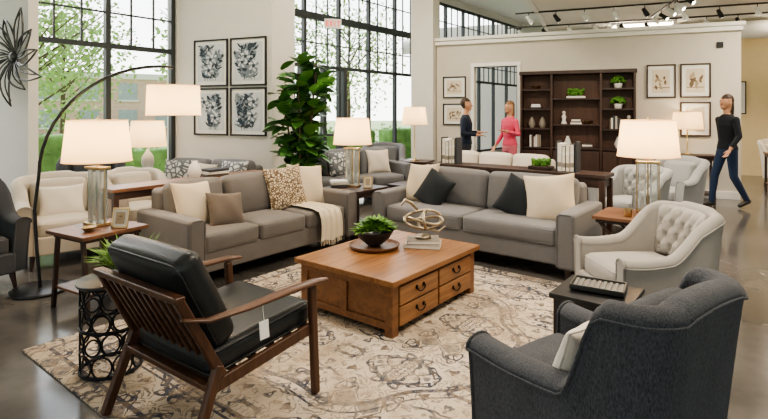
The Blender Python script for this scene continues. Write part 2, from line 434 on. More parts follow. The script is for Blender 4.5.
# U-shell armchair
def tub_chair(name, loc, rz, w, d, hb, ha, mat, z0=0, th=.12, tufted=False, legs=m_dkwood, pil=None, zb=.15, flare=.03, rc=.2, k0=.38, k1=.88, rec=.10):
    g = G(name)
    path = []
    W, D = w/2-th/2, d/2
    nS = 22
    for i in range(nS): path.append((-W, -D+.04+(2*D-.04-th/2-rc)*i/nS, -1, 0, ))
    for i in range(9):
        a = rad(180-90*i/8); path.append((-W+rc+rc*math.cos(a), D-th/2-rc+rc*math.sin(a), math.cos(a), math.sin(a)))
    for i in range(1, 10): path.append((-W+rc+(2*W-2*rc)*i/10, D-th/2, 0, 1))
    full = path + [(-x, y, -nx, ny) for (x, y, nx, ny) in reversed(path[:nS+9])]
    n = len(full); V = []; F = []; prof_n = 0
    for (x, y, nx, ny) in full:
        t = (y+D)/(2*D)
        k = max(0, min(1, (t-k0)/(k1-k0))); k = k*k*(3-2*k)
        top = ha+(hb-ha)*k - .015*math.sin(math.pi*min(1, max(0, t/k0)))
        if ny > .99: top += .025*(1-(x/W)**2)
        back = max(0, ny)
        roll = (1-k)
        prof = []
        zs = np.linspace(zb, top-.05, 8)
        for z in zs:
            f = (z-zb)/(top-zb); off = th/2*(.92)+flare*f**1.5+back*rec*f
            prof.append((off, z))
        oc = flare+back*rec
        rr = th/2*(.95+.15*roll)
        for a in range(0, 181, 22):
            prof.append((oc+rr*math.cos(rad(a)), top-.05+.05*math.sin(rad(a))))
        for z in zs[::-1]:
            f = (z-zb)/(top-zb); off = -th/2*(.92)+flare*f**1.5+back*rec*f
            prof.append((off, z))
        prof_n = len(prof)
        for (o_, z) in prof: V.append((x+nx*o_, y+ny*o_, z))
    for i in range(n-1):
        for k in range(prof_n):
            a = i*prof_n+k; b = i*prof_n+(k+1) % prof_n
            F.append((a, a+prof_n, b+prof_n, b))
    F.append(tuple(range(prof_n))); F.append(tuple(reversed(range((n-1)*prof_n, n*prof_n))))
    g.add((V, F), mat)
    for s in (0, n-1):
        g.add(tube([V[s*prof_n+k] for k in range(prof_n)], .007, 6), mat)
    g.add(tube([V[i*prof_n+8] for i in range(n)], .006, 6), mat)
    ow = w-2*th
    g.box((0, -.01, .23), (ow+.06, d-.08, .18), mat, .02, n=2)
    g.box((0, -.05, .38), (ow-.005, d-.2, .16), mat, .05, n=6, seg=3, crown=(0, .012, .025))
    piping(g, (0, -.05, .435), (ow-.012)/2, (d-.21)/2, .006, mat, .045)
    if tufted:
        nx_, nz2 = 60, 44; V = []; F = []; bw = ow+.02; z1, z2 = .44, hb-.015
        bt = []
        rows = 4; cols = 5
        for r_ in range(rows):
            for c_ in range(cols-(r_ % 2)):
                bx = (-.5+(c_+.5+(.5 if r_ % 2 else 0))/cols)*bw; bz = z1+(z2-z1)*(r_+.7)/(rows+.3)
                bt.append((bx, bz))
        dx = bw/cols; dz = (z2-z1)/(rows+.3)
        for i in range(nx_+1):
            for k in range(nz2+1):
                u = -1+2*i/nx_; v = k/nz2; x = u*bw/2; z = z1+(z2-z1)*v
                dm = min(math.hypot(x-a, z-b) for a, b in bt)
                p_ = (x+bw/2)/dx-.5; q_ = (z-z1)/dz-.7
                e1 = abs(((p_-q_/2)+.5) % 1-.5); e2 = abs(((p_+q_/2)+.5) % 1-.5)
                pl = min(e1, e2)*dx
                puff = .03*min(1, dm/.06)**.7+.026*min(1, pl/.03)**.6
                edge = (1-abs(u)**6)*(1-abs(2*v-1)**8)
                y0 = D-th-.01+.09*((z-zb)/(hb-zb)) - .05*(abs(u)**2)*1.6
                V.append((x, y0-(.02+puff)*edge, z))
        for i in range(nx_):
            for k in range(nz2):
                a = i*(nz2+1)+k; F.append((a, a+nz2+1, a+nz2+2, a+1))
        g.add((V, F), mat)
        for (bx, bz) in bt:
            y0 = D-th-.01+.09*((bz-zb)/(hb-zb)) - .05*((2*bx/bw)**2)*1.6
            g.ell((bx, y0-.025, bz), (.013, .009, .013), mat, n=10)
    else:
        g.box((0, D-th-.03, .62), (ow-.01, .14, hb-.46), mat, .06, m=RX(-9), n=5, seg=3, crown=(0, .03, .01))
    for sx in (-1, 1):
        for sy in (-1, 1):
            g.cyl((sx*(w/2-.1), sy*(d/2-.1), .16), (sx*(w/2-.08), sy*(d/2-.07), .001), .028, legs, .016)
    if pil:
        mt, x, y, z, s, tilt, yaw = pil
        pillow(g, mt, (x, y, z), (s, s*.8), .13, RZ(yaw) @ RX(tilt))
    return g.done((loc[0], loc[1], z0), rz)

# ------------------------------------------------------------------ lamps & tables
def bulb(parent, loc, e, r=.05, colr=(1, .76, .48)):
    l = bpy.data.lights.new('bulb', 'POINT'); l.energy = e; l.color = colr; l.shadow_soft_size = r
    o = bpy.data.objects.new('bulb', l); COL.objects.link(o); o.parent = parent; o.location = loc
def shade(g, z0, z1, r0, r1, c=(0, 0)):
    g.lathe([(r0, z0), (r1, z1)], m_shade, (c[0], c[1], 0), 48)
    for r_, z in ((r0, z0), (r1, z1)):
        g.tube([(c[0]+r_*math.cos(t), c[1]+r_*math.sin(t), z) for t in np.linspace(0, 2*math.pi, 41)[:-1]], .004, m_shade, 6, closed=True)
    for k in range(3):
        a = 2*math.pi*k/3; g.cyl((c[0], c[1], z1-.03), (c[0]+r1*math.cos(a), c[1]+r1*math.sin(a), z1-.01), .002, m_steel, n=5)
def table_lamp(name, loc, z, style='crystal', zs=(.50, .85), r=(.27, .24), e=8, metal=m_brass, k=1.0):
    g = G(name); a, b = zs
    if style == 'crystal':
        g.box((0, 0, .012), (.20*k, .13*k, .024), metal, .004)
        for sx in (-1, 1):
            g.box((sx*.052*k, 0, .024+(a-.09)/2), (.06*k, .07*k, a-.09), m_glass, .006)
            g.cyl((sx*.095*k, 0, .024), (sx*.095*k, 0, a-.05), .006, metal, n=8)
        g.cyl((0, 0, .024), (0, 0, a-.05), .007, metal, n=8)
        g.box((0, 0, a-.055), (.21*k, .10*k, .02), metal, .004)
        g.cyl((0, 0, a-.05), (0, 0, b-.04), .008, metal, n=8)
    elif style == 'urn':
        g.lathe([(.0001, 0), (.08, 0), (.08, .02), (.03, .04), (.05, .1), (.09, .2), (.08, .3), (.03, a-.08), (.012, a-.03), (.01, b-.04), (.0001, b-.04)], m_potw, n=24)
    else:
        g.lathe([(.0001, 0), (.09, 0), (.09, .015), (.012, .025), (.012, b-.04), (.0001, b-.04)], metal, n=20)
    g.ell((0, 0, (a+b)/2-.06), (.022, .022, .03), m_white)
    shade(g, a, b, r[0], r[1])
    g.cyl((0, 0, b-.04), (0, 0, b+.02), .004, metal, n=6); g.ell((0, 0, b+.025), .01, metal, n=8)
    o = g.done((loc[0], loc[1], z), loc[2] if len(loc) > 2 else 0)
    bulb(o, (0, 0, (a+b)/2+.02), e)
    return o
def side_table(name, loc, rz, w, d, h, top=m_midwood, leg=m_dkwood, style='splay', z0=0):
    g = G(name)
    g.box((0, 0, h-.015), (w, d, .03), top, .005)
    if style == 'splay':
        g.box((0, 0, h-.045), (w-.08, d-.08, .03), leg, .003)
        for sx in (-1, 1):
            for sy in (-1, 1):
                g.beam((sx*(w/2-.09), sy*(d/2-.05), h-.03), (sx*(w/2-.02), sy*(d/2-.05), 0), .032, .03, leg)
            g.beam((sx*(w/2-.045), -d/2+.05, .16), (sx*(w/2-.045), d/2-.05, .16), .028, .028, leg)
        g.box((0, 0, .165), (w-.1, d-.1, .02), top, .004)
    elif style == 'legs':
        g.box((0, 0, h-.06), (w-.05, d-.05, .06), leg, .003)
        for sx in (-1, 1):
            for sy in (-1, 1):
                g.beam((sx*(w/2-.04), sy*(d/2-.04), h-.03), (sx*(w/2-.04), sy*(d/2-.04), 0), .038, .038, leg)
        for sy in (-1, 1): g.beam((-w/2+.04, sy*(d/2-.04), .12), (w/2-.04, sy*(d/2-.04), .12), .025, .025, leg)
        g.box((0, 0, .14), (w-.06, d-.06, .018), top, .004)
    elif style == 'x':
        for sy in (-1, 1):
            y = sy*(d/2-.05)
            g.beam((-w/2+.03, y, 0), (w/2-.03, y, h-.03), .03, .03, leg)
            g.beam((w/2-.03, y, 0), (-w/2+.03, y, h-.03), .03, .026, leg)
        g.beam((0, -d/2+.05, h/2), (0, d/2-.05, h/2), .03, .03, leg)
        g.box((0, 0, h-.045), (w-.05, d-.05, .03), leg, .003)
    return g.done((loc[0], loc[1], z0), rz)

def blades(g, c, n, L, spread, mat, w=.012):
    for i in range(n):
        a = R.uniform(0, 2*math.pi); t = R.uniform(.1, 1)*spread; l = L*R.uniform(.6, 1.1)
        d = Vector((math.cos(a)*t, math.sin(a)*t, 1)).normalized()
        s = Vector((-math.sin(a), math.cos(a), 0))*w*R.uniform(.6, 1.2)
        p0 = Vector(c)+Vector((math.cos(a), math.sin(a), 0))*R.uniform(0, .03)*spread*2
        p1 = p0+d*l*.6; p2 = p1+(d*.75+Vector((math.cos(a), math.sin(a), -.25))*t*.6).normalized()*l*.4
        V = [p0-s*.5, p0+s*.5, p1+s, p1-s, p2]
        g.add(([tuple(v) for v in V], [(0, 1, 2, 3), (3, 2, 4)]), mat)
def leafmesh(L, W, fold=.15, droop=.25):
    n = 7; V = []; F = []
    for i in range(n+1):
        t = i/n; w = W*math.sin(math.pi*min(1, t**.85))**.8*(.75+.5*t) if 0 < t < 1 else 0.002
        z = -droop*L*t*t
        V += [(-w, L*t, z+fold*w), (0, L*t, z), (w, L*t, z+fold*w)]
    for i in range(n):
        a = i*3; F += [(a, a+1, a+4, a+3), (a+1, a+2, a+5, a+4)]
    return V, F
def picture(name, loc, rz, w, h, z, kind='botanical', frame=m_black, matw=.05, seed=0):
    g = G(name); fw = .025; rr = random.Random(seed)
    for sx in (-1, 1): g.box((sx*(w/2-fw/2), -.015, 0), (fw, .03, h), frame, .003)
    for sz in (-1, 1): g.box((0, -.015, sz*(h/2-fw/2)), (w, .03, fw), frame, .003)
    g.box((0, -.008, 0), (w-fw, .012, h-fw), m_mat, 0)
    aw, ah = w-2*fw-2*matw, h-2*fw-2*matw
    pap, i1, i2 = (m_prt, m_ink1, m_ink2) if kind == 'botanical' else (m_sepp, m_sep1, m_sep2)
    g.box((0, -.0165, 0), (aw, .004, ah), pap, 0)
    lay = [0]
    def lf(x, zz, L, W, ang, mt):
        lay[0] += 1; y = -.0188-.00004*lay[0]
        ex = x+L*math.sin(ang)*-1; ez = zz+L*math.cos(ang)
        if abs(ex) > aw/2 or abs(ez) > ah/2 or abs(x) > aw/2 or abs(zz) > ah/2: return
        m = T(x, y, zz) @ Matrix.Rotation(-ang, 4, 'Y') @ RX(90)
        g.add(leafmesh(L, W, 0, 0), mt, m, smooth=False)
    if kind == 'botanical':
        for s in range(6):
            x = rr.uniform(-.25, .25)*aw; zz = -ah*.48; a = rr.uniform(-.35, .35)
            for k in range(12):
                nx, nz_ = x-.06*ah*math.sin(a), zz+.078*ah*math.cos(a)
                lf(x, zz, .085*ah, .004, a, i1)
                for sd in (-1, 1):
                    lf(nx, nz_, rr.uniform(.10, .2)*ah, rr.uniform(.012, .03)*ah*1.5, a+sd*rr.uniform(.5, 1.2), i1 if rr.random() < .6 else i2)
                x, zz = nx, nz_; a += rr.uniform(-.22, .22)
        for s in range(3):
            x, zz = rr.uniform(-.25, .25)*aw, rr.uniform(-.2, .3)*ah
            for k in range(11): lf(x, zz, .17*ah, .045*ah, 2*math.pi*k/11, i2 if k % 2 else m_prt)
            for k in range(6): lf(x, zz, .06*ah, .02*ah, 2*math.pi*k/6, i1)
    else:
        for k in range(14):
            lf(rr.uniform(-.35, .35)*aw, rr.uniform(-.4, .1)*ah, rr.uniform(.15, .35)*ah, .05*ah, rr.uniform(-1.2, 1.2), i1 if k % 3 else i2)
        g.box((0, -.0187, -.28*ah), (aw*.96, .0006, ah*.03), i1, 0)
    return g.done((loc[0], loc[1], z), rz)

# ------------------------------------------------------------------ frames of reference
A = (math.sin(rad(38)), math.cos(rad(38))); B = (A[1], -A[0])
def ab(p, a, b): return (p[0]+A[0]*a+B[0]*b, p[1]+A[1]*a+B[1]*b)
ROOM = -22.4
U1 = (math.sin(rad(22.4)), math.cos(rad(22.4))); V1 = (U1[1], -U1[0])
def uv(p, u, v): return (p[0]+U1[0]*u+V1[0]*v, p[1]+U1[1]*u+V1[1]*v)

# ------------------------------------------------------------------ shell
W0 = (-3.35, 8.30)
def wpt(s, out=0): return (W0[0]+A[0]*s-B[0]*out, W0[1]+A[1]*s-B[1]*out)
g = G('floor')
p = [wpt(-14), wpt(30), (30, 30), (24, -8), (-6, -8)]
g.add(prism([p[4], p[3], p[2], p[1], p[0]], -.1, 0), m_floor, smooth=False); g.done(wn=False)
g = G('ground_outside'); g.box((0, 30, -.35), (160, 160, .1), m_grass, 0); g.done(wn=False)
g = G('pavement_outside'); g.box((0, 3.2, -.28), (40, 5.5, .06), m_pave, 0); g.done((W0[0], W0[1], 0), 52, wn=False)

ZT = [.25, 2.52, 3.50, 3.64, 4.70]
def window(name, s0, s1, mull, door=None):
    g = G(name)
    def vbar(s, z0, z1, w=.05, dp=.08): g.box((s, .06, (z0+z1)/2), (w, dp, z1-z0), m_frame, 0)
    def hbar(z, w=.05, a=s0, b=s1, dp=.08): g.box(((a+b)/2, .06, z), (b-a, dp, w), m_frame, 0)
    for z in (ZT[0]+.03, ZT[1], ZT[4]-.03): hbar(z, .07)
    hbar((ZT[2]+ZT[3])/2, .15)
    n = max(1, round((s1-s0)/mull)); st = (s1-s0)/n
    for i in range(n+1):
        s = min(max(s0+i*st, s0+.04), s1-.04); vbar(s, ZT[0], ZT[4], .07, .09)
    for i in range(n):
        for k in (1, 2):
            s = s0+st*(i+k/3); vbar(s, ZT[1], ZT[2], .024, .03); vbar(s, ZT[3], ZT[4], .024, .03)
    for z in ((ZT[1]+ZT[2])/2, (ZT[3]+ZT[4])/2): hbar(z, .024, dp=.03)
    if door:
        a, b = door
        for s in (a, (a+b)/2, b): vbar(s, 0, ZT[1], .10, .11)
        hbar(.12, .2, a, b); hbar(1.05, .05, a, b)
        g.cyl(((a+b)/2-.12, -.04, .9), ((a+b)/2-.12, -.04, 1.3), .012, m_steel)
    return g.done((W0[0], W0[1], 0), 52)
window('window_1', -4.2, -.02, 1.045)
window('window_2', .75, 7.0, 1.04, door=(2.75, 4.05))
window('window_3', 7.4, 17.8, 1.04)
g = G('wall_left')
g.box((4, .12, 5.0), (36, .3, .6), m_wall, 0)
g.box((-1.9, .12, .125), (5.2, .3, .25), m_wall, 0)
g.box((1.75, .12, .125), (2.0, .3, .25), m_wall, 0); g.box((11.2, .12, .125), (14.1, .3, .25), m_wall, 0)
for a, b in ((-.02, .75), (7.0, 7.4), (17.8, 22), (-14, -4.2)): g.box(((a+b)/2, .12, 2.4), (b-a, .3, 4.7), m_wall, 0)
g.done((W0[0], W0[1], 0), 52, wn=False)
g = G('window_sill'); g.box((-1.9, -.06, .27), (4.5, .2, .03), m_trim, .004); g.done((W0[0], W0[1], 0), 52)
g = G('exit_sign'); g.box((0, 0, 0), (.36, .05, .2), m_white, .004)
m_exit = M('exit_red', '#d8322a', .4, var=0, emis=1.2)
for i, ch in enumerate('EXIT'):
    x = -.12+.08*i
    if ch == 'E':
        g.box((x-.022, -.03, 0), (.014, .006, .11), m_exit, 0)
        for z in (-.048, 0, .048): g.box((x, -.03, z), (.055, .006, .014), m_exit, 0)
    if ch == 'X':
        for s in (-1, 1): g.box((x, -.03, 0), (.014, .006, .12), m_exit, 0, m=RY(28*s))
    if ch == 'I': g.box((x, -.03, 0), (.014, .006, .11), m_exit, 0)
    if ch == 'T': g.box((x, -.03, 0), (.014, .006, .11), m_exit, 0); g.box((x, -.03, .048), (.06, .006, .014), m_exit, 0)
q = wpt(3.4, -.22); g.done((q[0], q[1], 3.42), 15)

C = (-1.66, 7.60)
g = G('wall_pier'); g.box((-1.0, .31, 2.45), (2.0, .62, 4.9), m_wall, 0); g.box((-1.0, .31, .07), (2.03, .65, .14), m_trim, .004)
g.done((C[0], C[1], 0), ROOM, wn=False)
CL = (-4.17, 6.0)
g = G('wall_wing'); g.box((-1.6, .06, 2.45), (3.2, .12, 4.9), m_wall, 0); g.box((-1.6, .06, .07), (3.22, .15, .14), m_trim, .004); g.done((CL[0], CL[1], 0), ROOM, wn=False)
k = 0
for v in (-.42, -1.13):
    for z in (2.335, 1.575):
        q = uv(C, -.003, v); picture('framed_botanical_print', q, ROOM, .66, .735, z-.02, 'botanical', m_black, .05, seed=k+3); k += 1
# metal flower
g = G('metal_flower_wall_sculpture')
for i in range(11):
    a = 2*math.pi*i/11+.2; Lp = .58 if i % 2 else .46
    pts = []
    for sgn in (1, -1):
        seq = [(t, sgn*.085*math.sin(math.pi*t)) for t in np.linspace(0, 1, 11)]
        if sgn < 0: seq = seq[::-1][1:-1]
        pts += seq
    P = []
    for t, o in pts:
        aa = a+.5*t; l_ = .05+t*(Lp-.05)
        P.append((l_*math.cos(aa)-o*math.sin(aa), -.05-.06*math.sin(t*2.6), l_*math.sin(aa)+o*math.cos(aa)))
    g.tube(P, .011, m_pewter, 6, closed=True)
    g.tube([((.05+t*(Lp*.9-.05))*math.cos(a+.5*t), -.05-.06*math.sin(t*2.6), (.05+t*(Lp*.9-.05))*math.sin(a+.5*t)) for t in np.linspace(0, 1, 7)], .008, m_pewter, 6)
g.ell((0, -.06, 0), (.06, .04, .06), m_pewter); g.cyl((0, 0, 0), (0, -.05, 0), .015, m_pewter)
q = uv(CL, -.002, -.17); g.done((q[0], q[1], 2.2), ROOM)

P0 = (3.64, 9.72); PW = uv(P0, .37, 0); PH = 3.08
g = G('wall_back')
for x0, x1, z0, z1 in ((-2.85, -2.02, 0, PH), (-2.02, -1.12, 2.5, PH), (-1.12, 2.72, 0, PH)):
    g.box(((x0+x1)/2, .1, (z0+z1)/2), (x1-x0, .2, z1-z0), m_wall2, 0)
g.done((PW[0], PW[1], 0), ROOM, wn=False)
g = G('trim_crown')
g.box((-.065, .08, PH+.03), (5.67, .34, .07), m_trim, .01); g.box((-.065, -.03, PH-.05), (5.6, .06, .08), m_trim, .008); g.done((PW[0], PW[1], 0), ROOM)
g = G('baseboard_back'); g.box((.8, -.015, .07), (3.8, .03, .14), m_trim, .004); g.done((PW[0], PW[1], 0), ROOM)
g = G('door_1')
for x in (-2.06, -1.10): g.box((x, .1, 1.25), (.07, .26, 2.5), m_trim, .006)
g.box((-1.58, .1, 2.54), (1.03, .26, .08), m_trim, .006)
g.done((PW[0], PW[1], 0), ROOM)
g = G('wall_column')
q = uv(PW, .05, -3.12); g.box((0, 0, 2.45), (.5, .5, 4.9), m_wall, .01); g.box((0, 0, .08), (.54, .54, .16), m_trim, .006); g.done((q[0], q[1], 0), ROOM)
g = G('wall_far'); g.box((4.5, .1, 2.45), (20, .2, 4.9), m_wall, 0); q = uv(PW, 9, 0); g.done((q[0], q[1], 0), ROOM, wn=False)
g = G('wall_warm'); g.box((4.6, .1, 1.8), (7.6, .2, 3.6), m_warm, 0); q = uv(PW, 4.2, 0); g.done((q[0], q[1], 0), ROOM, wn=False)
e0 = uv((2.67, 9.37), -14, 0); e1 = uv((2.67, 9.37), 11, 0)
g = G('ceiling_lower'); g.add(prism([e0, (26, -6), (26, 24), e1], 3.6, 3.75), m_ceil, smooth=False)
g.done(wn=False)
g = G('ceiling'); g.add(prism([(-8, -4), uv(e0, 0, .1), uv(e1, 0, .1), wpt(26), wpt(-14)], 4.9, 5.0), m_ceil, smooth=False); g.done(wn=False)
g = G('trim_soffit'); g.box((0, 12.5, 4.25), (.08, 25, 1.35), m_ceil, 0); g.done((e0[0], e0[1], 0), ROOM, wn=False)
g = G('ceiling_duct'); g.add(lathe([(.0001, -5), (.2, -5), (.2, 5), (.0001, 5)], 24), m_ceil, RY(90)); g.done((5.2, 12.4, 3.36), ROOM)
m_bulb = M('spot_bulb', '#fff4df', .5, var=0, emis=8)
def track(loc, L, n, rz):
    g = G('track_light'); g.box((0, 0, 0), (L, .035, .03), m_black, .003)
    for i in range(n):
        x = -L/2+L*(i+.5)/n; g.cyl((x, 0, -.01), (x, 0, -.09), .008, m_black, n=6)
        g.cyl((x-.03, -.02, -.08), (x+.05, .09, -.19), .035, m_black if i % 3 == 1 else m_white, .05)
        m, l = align((x+.051, .0913, -.1915), (x+.052, .0925, -.1925)); g.add(lathe([(.0001, 0), (.04, 0)], 14), m_bulb, m)
    g.done((loc[0], loc[1], 3.584), rz)
track((4.2, 10.0), 3.2, 6, ROOM); track((5.4, 9.7), 2.6, 5, ROOM-90+8); track((6.6, 11.0), 3.4, 6, ROOM); track((4.3, 11.9), 2.8, 5, ROOM); track((7.0, 9.6), 3.0, 5, ROOM)
for (x, y, z, e) in ((1.6, 2.6, 3.58, 70), (3.0, 6.0, 3.58, 85), (6.4, 7.4, 3.58, 85), (-1.6, 5.2, 4.88, 85), (.6, 8.4, 4.88, 85), (6.0, 11.9, 3.58, 90), (9.0, 10.6, 3.58, 100)):
    g = G('added_fill_panel')  # invented frames around area lights, added to brighten the room with soft fill
    for s in (-1, 1):
        g.box((s*.62, 0, 0), (.04, .68, .04), m_trim, .003); g.box((0, s*.32, 0), (1.28, .04, .04), m_trim, .003)
    o = g.done((x, y, z), ROOM)
    l = bpy.data.lights.new('added_fill', 'AREA'); l.shape = 'RECTANGLE'; l.size = 1.2; l.size_y = .6; l.energy = e; l.color = (1, .85, .68)
    lo = bpy.data.objects.new('added_fill', l); COL.objects.link(lo); lo.parent = o; lo.location = (0, 0, -.01)

# ------------------------------------------------------------------ outside
g = G('brick_building_outside')
g.box((0, 0, 2.0), (26, 6, 4.6), m_brick, 0); g.box((0, 0, 4.4), (26.4, 6.4, .4), m_trim, 0)
for i in range(10):
    for z in (1.4, 3.3):
        g.box((-10.8+2.4*i, -3.02, z), (1.2, .1, 1.2), m_bwin, 0); g.box((-10.8+2.4*i, -3.08, z-.65), (1.4, .1, .12), m_trim, 0)
g.done((-25, 36, -.3), 32, wn=False)
def tree(loc, h, r, nl, mat=m_tree, name='tree_outside'):
    g = G(name)
    g.tube([(0, 0, -.2), (.05, 0, h*.25), (0, .05, h*.5), (.1, .1, h*.8)], [.11, .09, .06, .03], m_bark, 8)
    for i in range(18):
        a = R.uniform(0, 6.28); z = h*R.uniform(.28, .75); l = r*R.uniform(.6, 1)
        g.tube([(0, 0, z), (l*.5*math.cos(a), l*.5*math.sin(a), z+l*.4), (l*math.cos(a+.2), l*math.sin(a+.2), z+l*.8)], [.035, .022, .009], m_bark, 5)
    V = []; F = []
    for i in range(nl):
        d = Vector((R.gauss(0, 1), R.gauss(0, 1), R.gauss(0, .9))).normalized()*r*R.uniform(.35, 1)
        c = Vector((0, 0, h*.64))+Vector((d.x, d.y, d.z*1.2)); s = R.uniform(.05, .12)
        a = Vector((R.uniform(-1, 1), R.uniform(-1, 1), R.uniform(-1, 1))).normalized()*s; b = a.orthogonal().normalized()*s*.6
        o = len(V); V += [tuple(c-a), tuple(c+b), tuple(c+a), tuple(c-b)]; F.append((o, o+1, o+2, o+3))
    g.add((V, F), mat, smooth=False)
    g.done((loc[0], loc[1], -.1), 0, wn=False)
for (s, o_, h, r, n) in ((-2.6, 8, 4.8, 2.0, 2000), (.6, 9, 5.5, 2.2, 2000), (5.2, 6.5, 5.5, 2.0, 2300), (8.5, 9, 6, 2.6, 2600), (13, 8, 7, 2.8, 2400), (-6, 12, 6, 2.6, 2400), (3.0, 13, 6, 2.6, 2400)):
    tree(wpt(s, o_), h, r, n)
def hedge(s0, s1, out, hh=.75):
    g = G('hedge_outside'); V = []; F = []; L = s1-s0
    for i in range(int(L*450)):
        x = R.uniform(-L/2, L/2); c = Vector((x, R.uniform(-.4, .4), R.uniform(-.2, hh+.12*math.sin(x*2.3))))
        s = R.uniform(.03, .07); a = Vector((R.uniform(-1, 1), R.uniform(-1, 1), R.uniform(-1, 1))).normalized()*s; b = a.orthogonal().normalized()*s*.7
        o = len(V); V += [tuple(c-a), tuple(c+b), tuple(c+a), tuple(c-b)]; F.append((o, o+1, o+2, o+3))
    g.add((V, F), m_hedge, smooth=False); g.box((0, 0, hh/2-.12), (L-.1, .6, hh), m_hedge, .1, n=8)
    q = wpt((s0+s1)/2, out); g.done((q[0], q[1], 0), 52, wn=False)
hedge(-3.2, -.3, 2.9, 1.25); hedge(.2, 3.9, 2.8, .9); hedge(4.6, 8.3, 2.8, 1.1); hedge(9, 12.5, 2.8, 1.1)

# ------------------------------------------------------------------ rug
g = G('area_rug'); g.box((0, 0, .006), (3.35, 3.45, .012), mk_rug(3.35/2, 3.45/2), .004); g.done((.04, 3.64, 0), -38)

# ------------------------------------------------------------------ main sofas
FL = (-1.635, 4.31)
cL = ab(FL, 1.075, -.475)
sofa('sofa', cL, 52, 2.15, .95, .89, m_sofaL, 3, .16, pillows=[
    (m_pcream, -.72, .02, .66, .46, .17, -22, 14, 4), (m_ptaupe, -.50, -.16, .60, .36, .15, -30, -8, 6),
    (m_ppat, .43, .04, .69, .50, .17, -18, -6, -3), (m_pcream, .74, .04, .69, .48, .17, -20, -10, 6)], throw=(.42, .74))
FR2 = (1.70, 4.58)
cR = ab(FR2, .475, -1.17)
sofa('sofa', cR, -38, 2.34, .95, .89, m_sofaR, 2, .17, pillows=[
    (m_pcream, -.82, .05, .69, .48, .17, -20, -12, -5), (m_pchar, -.57, -.06, .64, .42, .15, -24, -4, 24),
    (m_pchar, .46, -.02, .64, .42, .15, -24, 12, 24), (m_pcream, .78, .0, .67, .50, .18, -20, 14, -6)])

# coffee table
g = G('coffee_table'); bx, by, H = .90, 1.16, .40
g.box((0, 0, H-.02), (.97, 1.24, .04), m_oak, .006)
for i in range(1, 6): g.box((-.485+.97*i/6, 0, H+.0001), (.0025, 1.235, .001), m_walnut, 0)
for sx in (-1, 1):
    for sy in (-1, 1): g.box((sx*(bx/2-.035), sy*(by/2-.035), (H-.04)/2), (.07, .07, H-.04), m_oakz, .004)
g.box((0, 0, .205), (bx-.03, by-.03, .31), m_oakz, .003)
for sy in (-1, 1):
    g.box((0, sy*(by/2-.008), .335), (bx-.13, .016, .05), m_oakz, .003); g.box((0, sy*(by/2-.008), .07), (bx-.13, .016, .05), m_oakz, .003)
    g.box((0, sy*(by/2-.006), .2), (.06, .016, .22), m_oakz, .003)
for sx in (1, -1):
    x = sx*(bx/2-.003)
    for i in (-1, 1):
        for k in (0, 1):
            g.box((x, i*.257, .125+.142*k), (.022, .49, .13), m_oak, .005)
            yc = i*.257; zc = .14+.142*k; xx = x+sx*.013
            for s in (-1, 1):
                g.add(lathe([(.0001, 0), (.016, 0), (.013, .006), (.0001, .008)], 12), m_bronze, T(xx-sx*.001, yc+s*.045, zc) @ RY(90*sx))
            P = [(xx+sx*.012, yc+.05*math.cos(rad(t)), zc-.003-.032*abs(math.sin(rad(t)))) for t in range(180, 361, 20)]
            g.tube(P, .005, m_bronze, 6)
CT = (.06, 4.20)
g.done((CT[0], CT[1], .012), -38)

tz = .012+H
g = G('round_tray'); g.lathe([(.0001, 0), (.20, 0), (.215, .03), (.205, .03), (.195, .012), (.0001, .012)], m_midwood, n=36); pT = ab(CT, .0, -.18); g.done((pT[0], pT[1], tz+.001), 0)
g = G('potted_succulent')
g.lathe([(.0001, 0), (.05, 0), (.06, .01), (.13, .07), (.165, .13), (.158, .13), (.12, .09), (.0001, .085)], m_pot, n=36)
for i in range(38):
    a = R.uniform(0, 6.28); r_ = .145*math.sqrt(R.random())
    cx, cy = r_*math.cos(a), r_*math.sin(a)
    for k in range(11):
        b_ = 2.4*k; tl = 25+45*(k/11); l = .075*R.uniform(.8, 1.3)
        g.add(leafmesh(l, .013, .4), m_leaf2 if (i % 3) else m_leaf, T(cx, cy, .12+.10*(1-r_/.15)) @ Matrix.Rotation(b_, 4, 'Z') @ RX(75-tl*1.0))
g.done((pT[0], pT[1], tz+.014), 0)
pS = ab(CT, .29, .12)
g = G('stacked_books')
for k, (w_, d_, mt) in enumerate(((.30, .22, m_bk[3]), (.27, .2, m_bk[2]))):
    z = .018+.034*k; g.box((0, 0, z), (w_-.008, d_-.006, .024), m_paper, 0, m=RZ(8*k))
    for s in (-1, 1): g.box((0, 0, z+s*.014), (w_, d_, .004), mt, .001, m=RZ(8*k))
    g.add(rbox((.004, d_, .03), .001), mt, T(0, 0, z) @ RZ(8*k) @ T(-w_/2, 0, 0))
g.done((pS[0], pS[1], tz-.001), -10)
g = G('abstract_metal_sculpture')
for (ph, tilt, r_) in ((0, 20, .13), (70, 65, .12), (140, -40, .13)):
    m = T(0.0, 0, .155) @ RZ(ph) @ RX(tilt+40)
    P = [m @ Vector((r_*1.3*math.cos(t), r_*.62*math.sin(t), .02*math.sin(2*t))) for t in np.linspace(0, 2*math.pi, 29)[:-1]]
    g.tube(P, .013, m_champ, 8, closed=True)
g.tube([(-.05, 0, .24), (-.1, .02, .30), (-.16, .02, .33), (-.2, 0, .29)], [.013, .016, .013, .006], m_champ, 8)
g.tube([(.06, 0, .07), (.13, -.03, .05), (.2, -.02, .09)], [.012, .012, .006], m_champ, 8)
g.lathe([(.0001, 0), (.07, 0), (.06, .025), (.0001, .03)], m_champ)
g.done((pS[0], pS[1], tz+.068), 20)

